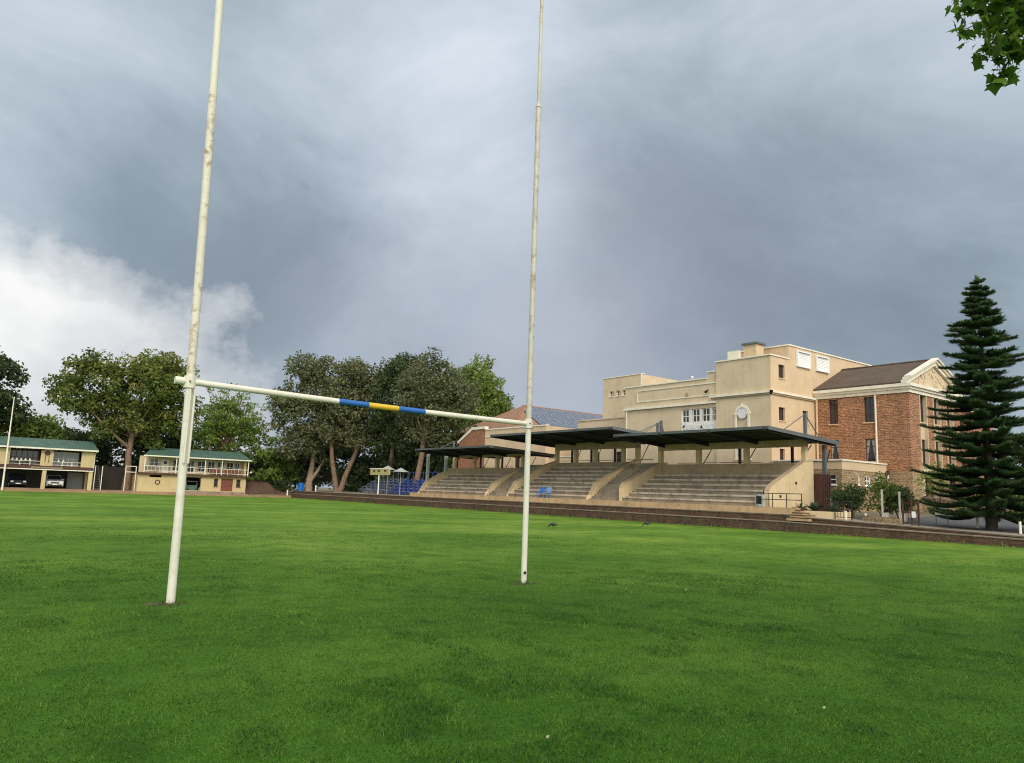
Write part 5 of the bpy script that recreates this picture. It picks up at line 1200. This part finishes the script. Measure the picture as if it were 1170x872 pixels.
# Norfolk pine
def pine():
    rng = np.random.default_rng(41)
    bx_, by_, bz = 44.3, 16.35, .6
    t = thing('norfolk_pine', 'tall dark tiered Norfolk pine by the road at the right edge', 'tree', (bx_, by_, bz))
    top = 14.25
    MB().tube([(bx_, by_, bz-.1), (bx_, by_, 2.2), (bx_, by_, 6), (bx_, by_, 10), (bx_, by_, top)], [.30, .25, .17, .10, .015], 12).build('trunk', 'bark_dark', t, smooth=True)
    V = []; F = []; T = []; bm_ = MB()
    z = 1.55; k = 0
    def twig(p, d, up, Lh, w, tv):
        s = d.cross(up).normalized()*w; i0 = len(V)
        V.extend([p-s*.5, p+s*.5, p+d*Lh*.6+s*.8+up*.02, p+d*Lh+up*.05, p+d*Lh*.6-s*.8+up*.02]); F.append((i0, i0+1, i0+2, i0+4)); F.append((i0+4, i0+2, i0+3, i0+3)); T.extend([tv]*5)
    while z < top-.1:
        q = (top-z)/(top-2.0)
        Rr = (3.5*q**.70)*(1 if q < .93 else .95)
        nb = 9 if q > .72 else 7 if q > .5 else (6 if q > .15 else 5)
        a0 = rng.uniform(0, 6.28)
        for b in range(nb):
            a = a0+6.283*b/nb+rng.normal(0, .12); Lb = Rr*rng.uniform(.70, 1.14)
            if rng.random() < .06: Lb *= .55
            h = Vector((math.cos(a), math.sin(a), 0)); side = Vector((-math.sin(a), math.cos(a), 0))
            zz = z+rng.normal(0, .06); droop = rng.uniform(.02, .16)*(1 if q > .35 else -.6)+(.07 if q > .8 else 0)
            def P(u): return Vector((bx_, by_, zz))+h*Lb*u+Vector((0, 0, -droop*Lb*math.sin(u*2.2)+.10*Lb*u*u))
            bm_.tube([P(0), P(.35), P(.7), P(1)], [.035*(.5+q), .026*(.5+q), .016, .006], 5)
            n = int(14+72*Lb/3)
            for i in range(n):
                u = .14+.86*(i+rng.random())/n if Lb > .6 else (i+rng.random())/n
                p = P(u); ln = (.62*(1-.6*u)+.14)*min(1, .4+Lb/2.2)
                for s in (-1, 1):
                    for r_ in range(2):
                        d = (h*rng.uniform(.45, 1.0)+side*s*rng.uniform(.5, 1.0)+Vector((0, 0, rng.uniform(-.12, .42)))).normalized()
                        twig(p, d, Vector((0, 0, 1)), ln*rng.uniform(.7, 1.15), rng.uniform(.034, .06), float(np.clip(.42+rng.normal(0, .26)+.25*(u-.5), 0, 1)))
                    # upright tufts give each tier its thickness
                    for r2_ in range(1 if u > .5 else 2):
                        d = (h*rng.uniform(.1, .6)+side*s*rng.uniform(0, .6)+Vector((0, 0, rng.uniform(.5, 1.0)))).normalized()
                        twig(p, d, h, ln*.5*rng.uniform(.6, 1.2), rng.uniform(.04, .06), float(np.clip(.5+rng.normal(0, .2), 0, 1)))
        z += (.30+.24*q)*rng.uniform(.8, 1.25); k += 1
    for i in range(26):
        a = rng.uniform(0, 6.28); twig(Vector((bx_, by_, top-.5+.5*rng.random())), Vector((math.cos(a)*.5, math.sin(a)*.5, .7)).normalized(), Vector((0, 0, 1)), .3, .04, .6)
    bm_.build('branches', 'bark_dark', t)
    npmesh('crown', [tuple(v) for v in V], F, 'needle', t, T)
pine()

# maple: stands right of and behind the photographer; only one spray of it hangs into view
def maple():
    rng = np.random.default_rng(51)
    t = thing('maple_tree', 'leafy maple bough hanging into the top right corner', 'tree', (9.6, -2.6, 0))
    MB().tube([(9.6, -2.6, -.1), (9.5, -2.5, 2), (9.3, -2.4, 4.4), (8.8, -2.6, 7)], [.34, .27, .22, .16], 12).build('trunk', 'bark', t, smooth=True)
    MB().tube([(9.35, -2.4, 4.2), (8.7, -.6, 5.6), (7.9, 1.0, 6.1), (7.1, 2.0, 5.8), (6.65, 2.25, 5.45)], [.12, .09, .06, .03, .012], 8).build('bough', 'bark_dark', t, smooth=True)
    # five lobed leaf outline, base at the stalk
    lobe = [(0, 0), (.30, -.10), (.26, .10), (.58, .12), (.50, .30), (.72, .52), (.40, .52), (.30, .62), (.16, .82), (0, 1.08)]
    out = lobe+[(-x, y) for x, y in lobe[1:-1][::-1]]
    out2 = np.array(out); nv = len(out)
    V = []; F = []; T = []
    def leaf(p, d, nrm, s, tv):
        d = d.normalized(); side = nrm.cross(d).normalized(); nr = d.cross(side)
        i0 = len(V)
        V.append(p+d*s*.38-nr*.0)
        for x, y in out: V.append(p+side*x*s+d*y*s-nr*(abs(x)*.28+.18*(y-.4)**2)*s)
        T.extend([tv]*(nv+1))
        for i in range(nv): F.append((i0, i0+1+i, i0+1+(i+1) % nv))
    tw = MB()
    def spray(a, b, n, spread, s):
        a, b = Vector(a), Vector(b)
        tw.tube([a, a.lerp(b, .5)+Vector((0, 0, .05)), b], [.012, .008, .004], 5)
        for i in range(n):
            u = rng.random()**.7; p = a.lerp(b, u)+Vector(rng.normal(0, spread, 3))
            d = Vector((rng.normal(-.2, .6), rng.normal(.1, .6), rng.uniform(-1.0, .1))); nrm = Vector((rng.normal(0, .6), rng.normal(-.2, .6), rng.uniform(.3, 1.0)))
            q = p-d.normalized()*s*.3; tw.tube([q-d.normalized()*s*.5, q], .0022, 4)
            leaf(q, d, nrm, s*rng.uniform(.65, 1.2), float(np.clip(rng.normal(.5, .25), 0, 1)))
    spray((7.1, 1.95, 6.05), (6.42, 2.42, 5.82), 90, .06, .088)
    spray((7.1, 1.95, 5.95), (6.52, 2.38, 5.66), 90, .08, .09)
    spray((7.2, 1.85, 5.95), (6.62, 2.30, 5.46), 100, .09, .09)
    spray((7.25, 1.8, 5.8), (6.72, 2.20, 5.36), 90, .085, .09)
    spray((6.80, 2.12, 5.42), (6.80, 2.27, 5.20), 15, .045, .10)
    spray((7.4, 1.6, 6.0), (6.9, 1.98, 5.55), 100, .11, .09)
    spray((7.3, 1.9, 6.25), (6.62, 2.2, 5.95), 80, .12, .11)
    tw.build('twigs', 'bark_dark', t); npmesh('bough_leaves', [tuple(v) for v in V], F, 'maple', t, T)
    cl = clumps_in(rng, [((8.6, -3.2, 9.2), (5.6, 5.4, 3.6))], 110, .7, 1.5, .3, .45)
    # the crown keeps clear of the view: nothing of it grows out over the pitch
    V2, F2, T2 = leaf_cloud(rng, cl, 9.0, .105, keep=lambda P: (P[:, 1] < .16*P[:, 0]-.5) | (P[:, 2]-1.64 > .95*np.hypot(P[:, 0], P[:, 1])))
    npmesh('crown', V2, F2, 'maple', t, T2)
maple()

# mown turf: real blades where the camera stands close, thinning with distance
def grass():
    rng = np.random.default_rng(61)
    H0 = math.atan2(cF.x, cF.y)
    def ring(r0, r1, dens):
        n = int(.5*(r1*r1-r0*r0)*R(120)*dens)
        r = np.sqrt(rng.uniform(r0*r0, r1*r1, n)); a = H0+rng.uniform(R(-60), R(60), n)
        return np.stack([r*np.sin(a), r*np.cos(a)], 1), r
    rngp = np.random.default_rng(62)
    def tuft(cx, cy):
        q = np.stack([cx+rngp.normal(0, .14, 260), cy+rngp.normal(0, .12, 260)], 1); return q, np.hypot(q[:, 0], q[:, 1])
    A = [tuft(2.829, 11.195), tuft(8.98, 11.195), ring(2.6, 7, 3200), ring(7, 11, 1700), ring(11, 18, 650), ring(18, 30, 160)]
    xy = np.concatenate([q[0] for q in A]); r = np.concatenate([q[1] for q in A]); n = len(xy)
    x, y = xy[:, 0], xy[:, 1]
    # patches of taller darker sward and of paler thin sward, no two alike
    def waves(seed, f0, f1, k=16):
        q = np.random.default_rng(seed); out = np.zeros(n)
        for _ in range(k):
            a_ = q.uniform(0, 6.28); f_ = math.exp(q.uniform(math.log(f0), math.log(f1))); out += np.sin((x*math.cos(a_)+y*math.sin(a_))*f_+q.uniform(0, 6.28))
        return out/math.sqrt(k/2)
    g1, g2, g3 = waves(1, 2.4, 9), waves(2, .4, 1.4), waves(3, 9, 26)
    dark = np.clip((g1+.7*g2-.85)/.6, 0, 1)
    g = .55*g1+.35*g3
    h = .0155*(1+.9*dark+.28*g3.clip(-1.5, 2))*rng.uniform(.55, 1.5, n); h = h.clip(.006)
    for px_ in (2.829, 8.98):
        dpost = np.hypot(x-px_, y-11.195); h = h*(1+3.2*np.exp(-(dpost/.16)**2))
    w = (.0016+.00022*r)*rng.uniform(.7, 1.3, n); a = rng.uniform(0, 6.28, n)
    ln = rng.normal(0, 1, (n, 2))*(h*.75)[:, None]
    dx, dy = np.cos(a)*w, np.sin(a)*w
    p0 = np.stack([x-dx, y-dy, 0*x], 1); p1 = np.stack([x+dx, y+dy, 0*x], 1); p2 = np.stack([x+ln[:, 0], y+ln[:, 1], h], 1)
    V = np.stack([p0, p1, p2], 1).reshape(-1, 3)
    dd = .55*x+.84*y+1.6*g2  # distance along the view, slightly patchy; blade tint gets paler with it
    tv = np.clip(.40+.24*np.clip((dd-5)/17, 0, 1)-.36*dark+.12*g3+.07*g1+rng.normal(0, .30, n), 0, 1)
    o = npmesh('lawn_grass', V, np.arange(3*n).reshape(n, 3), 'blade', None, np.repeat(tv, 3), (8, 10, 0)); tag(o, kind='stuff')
grass()
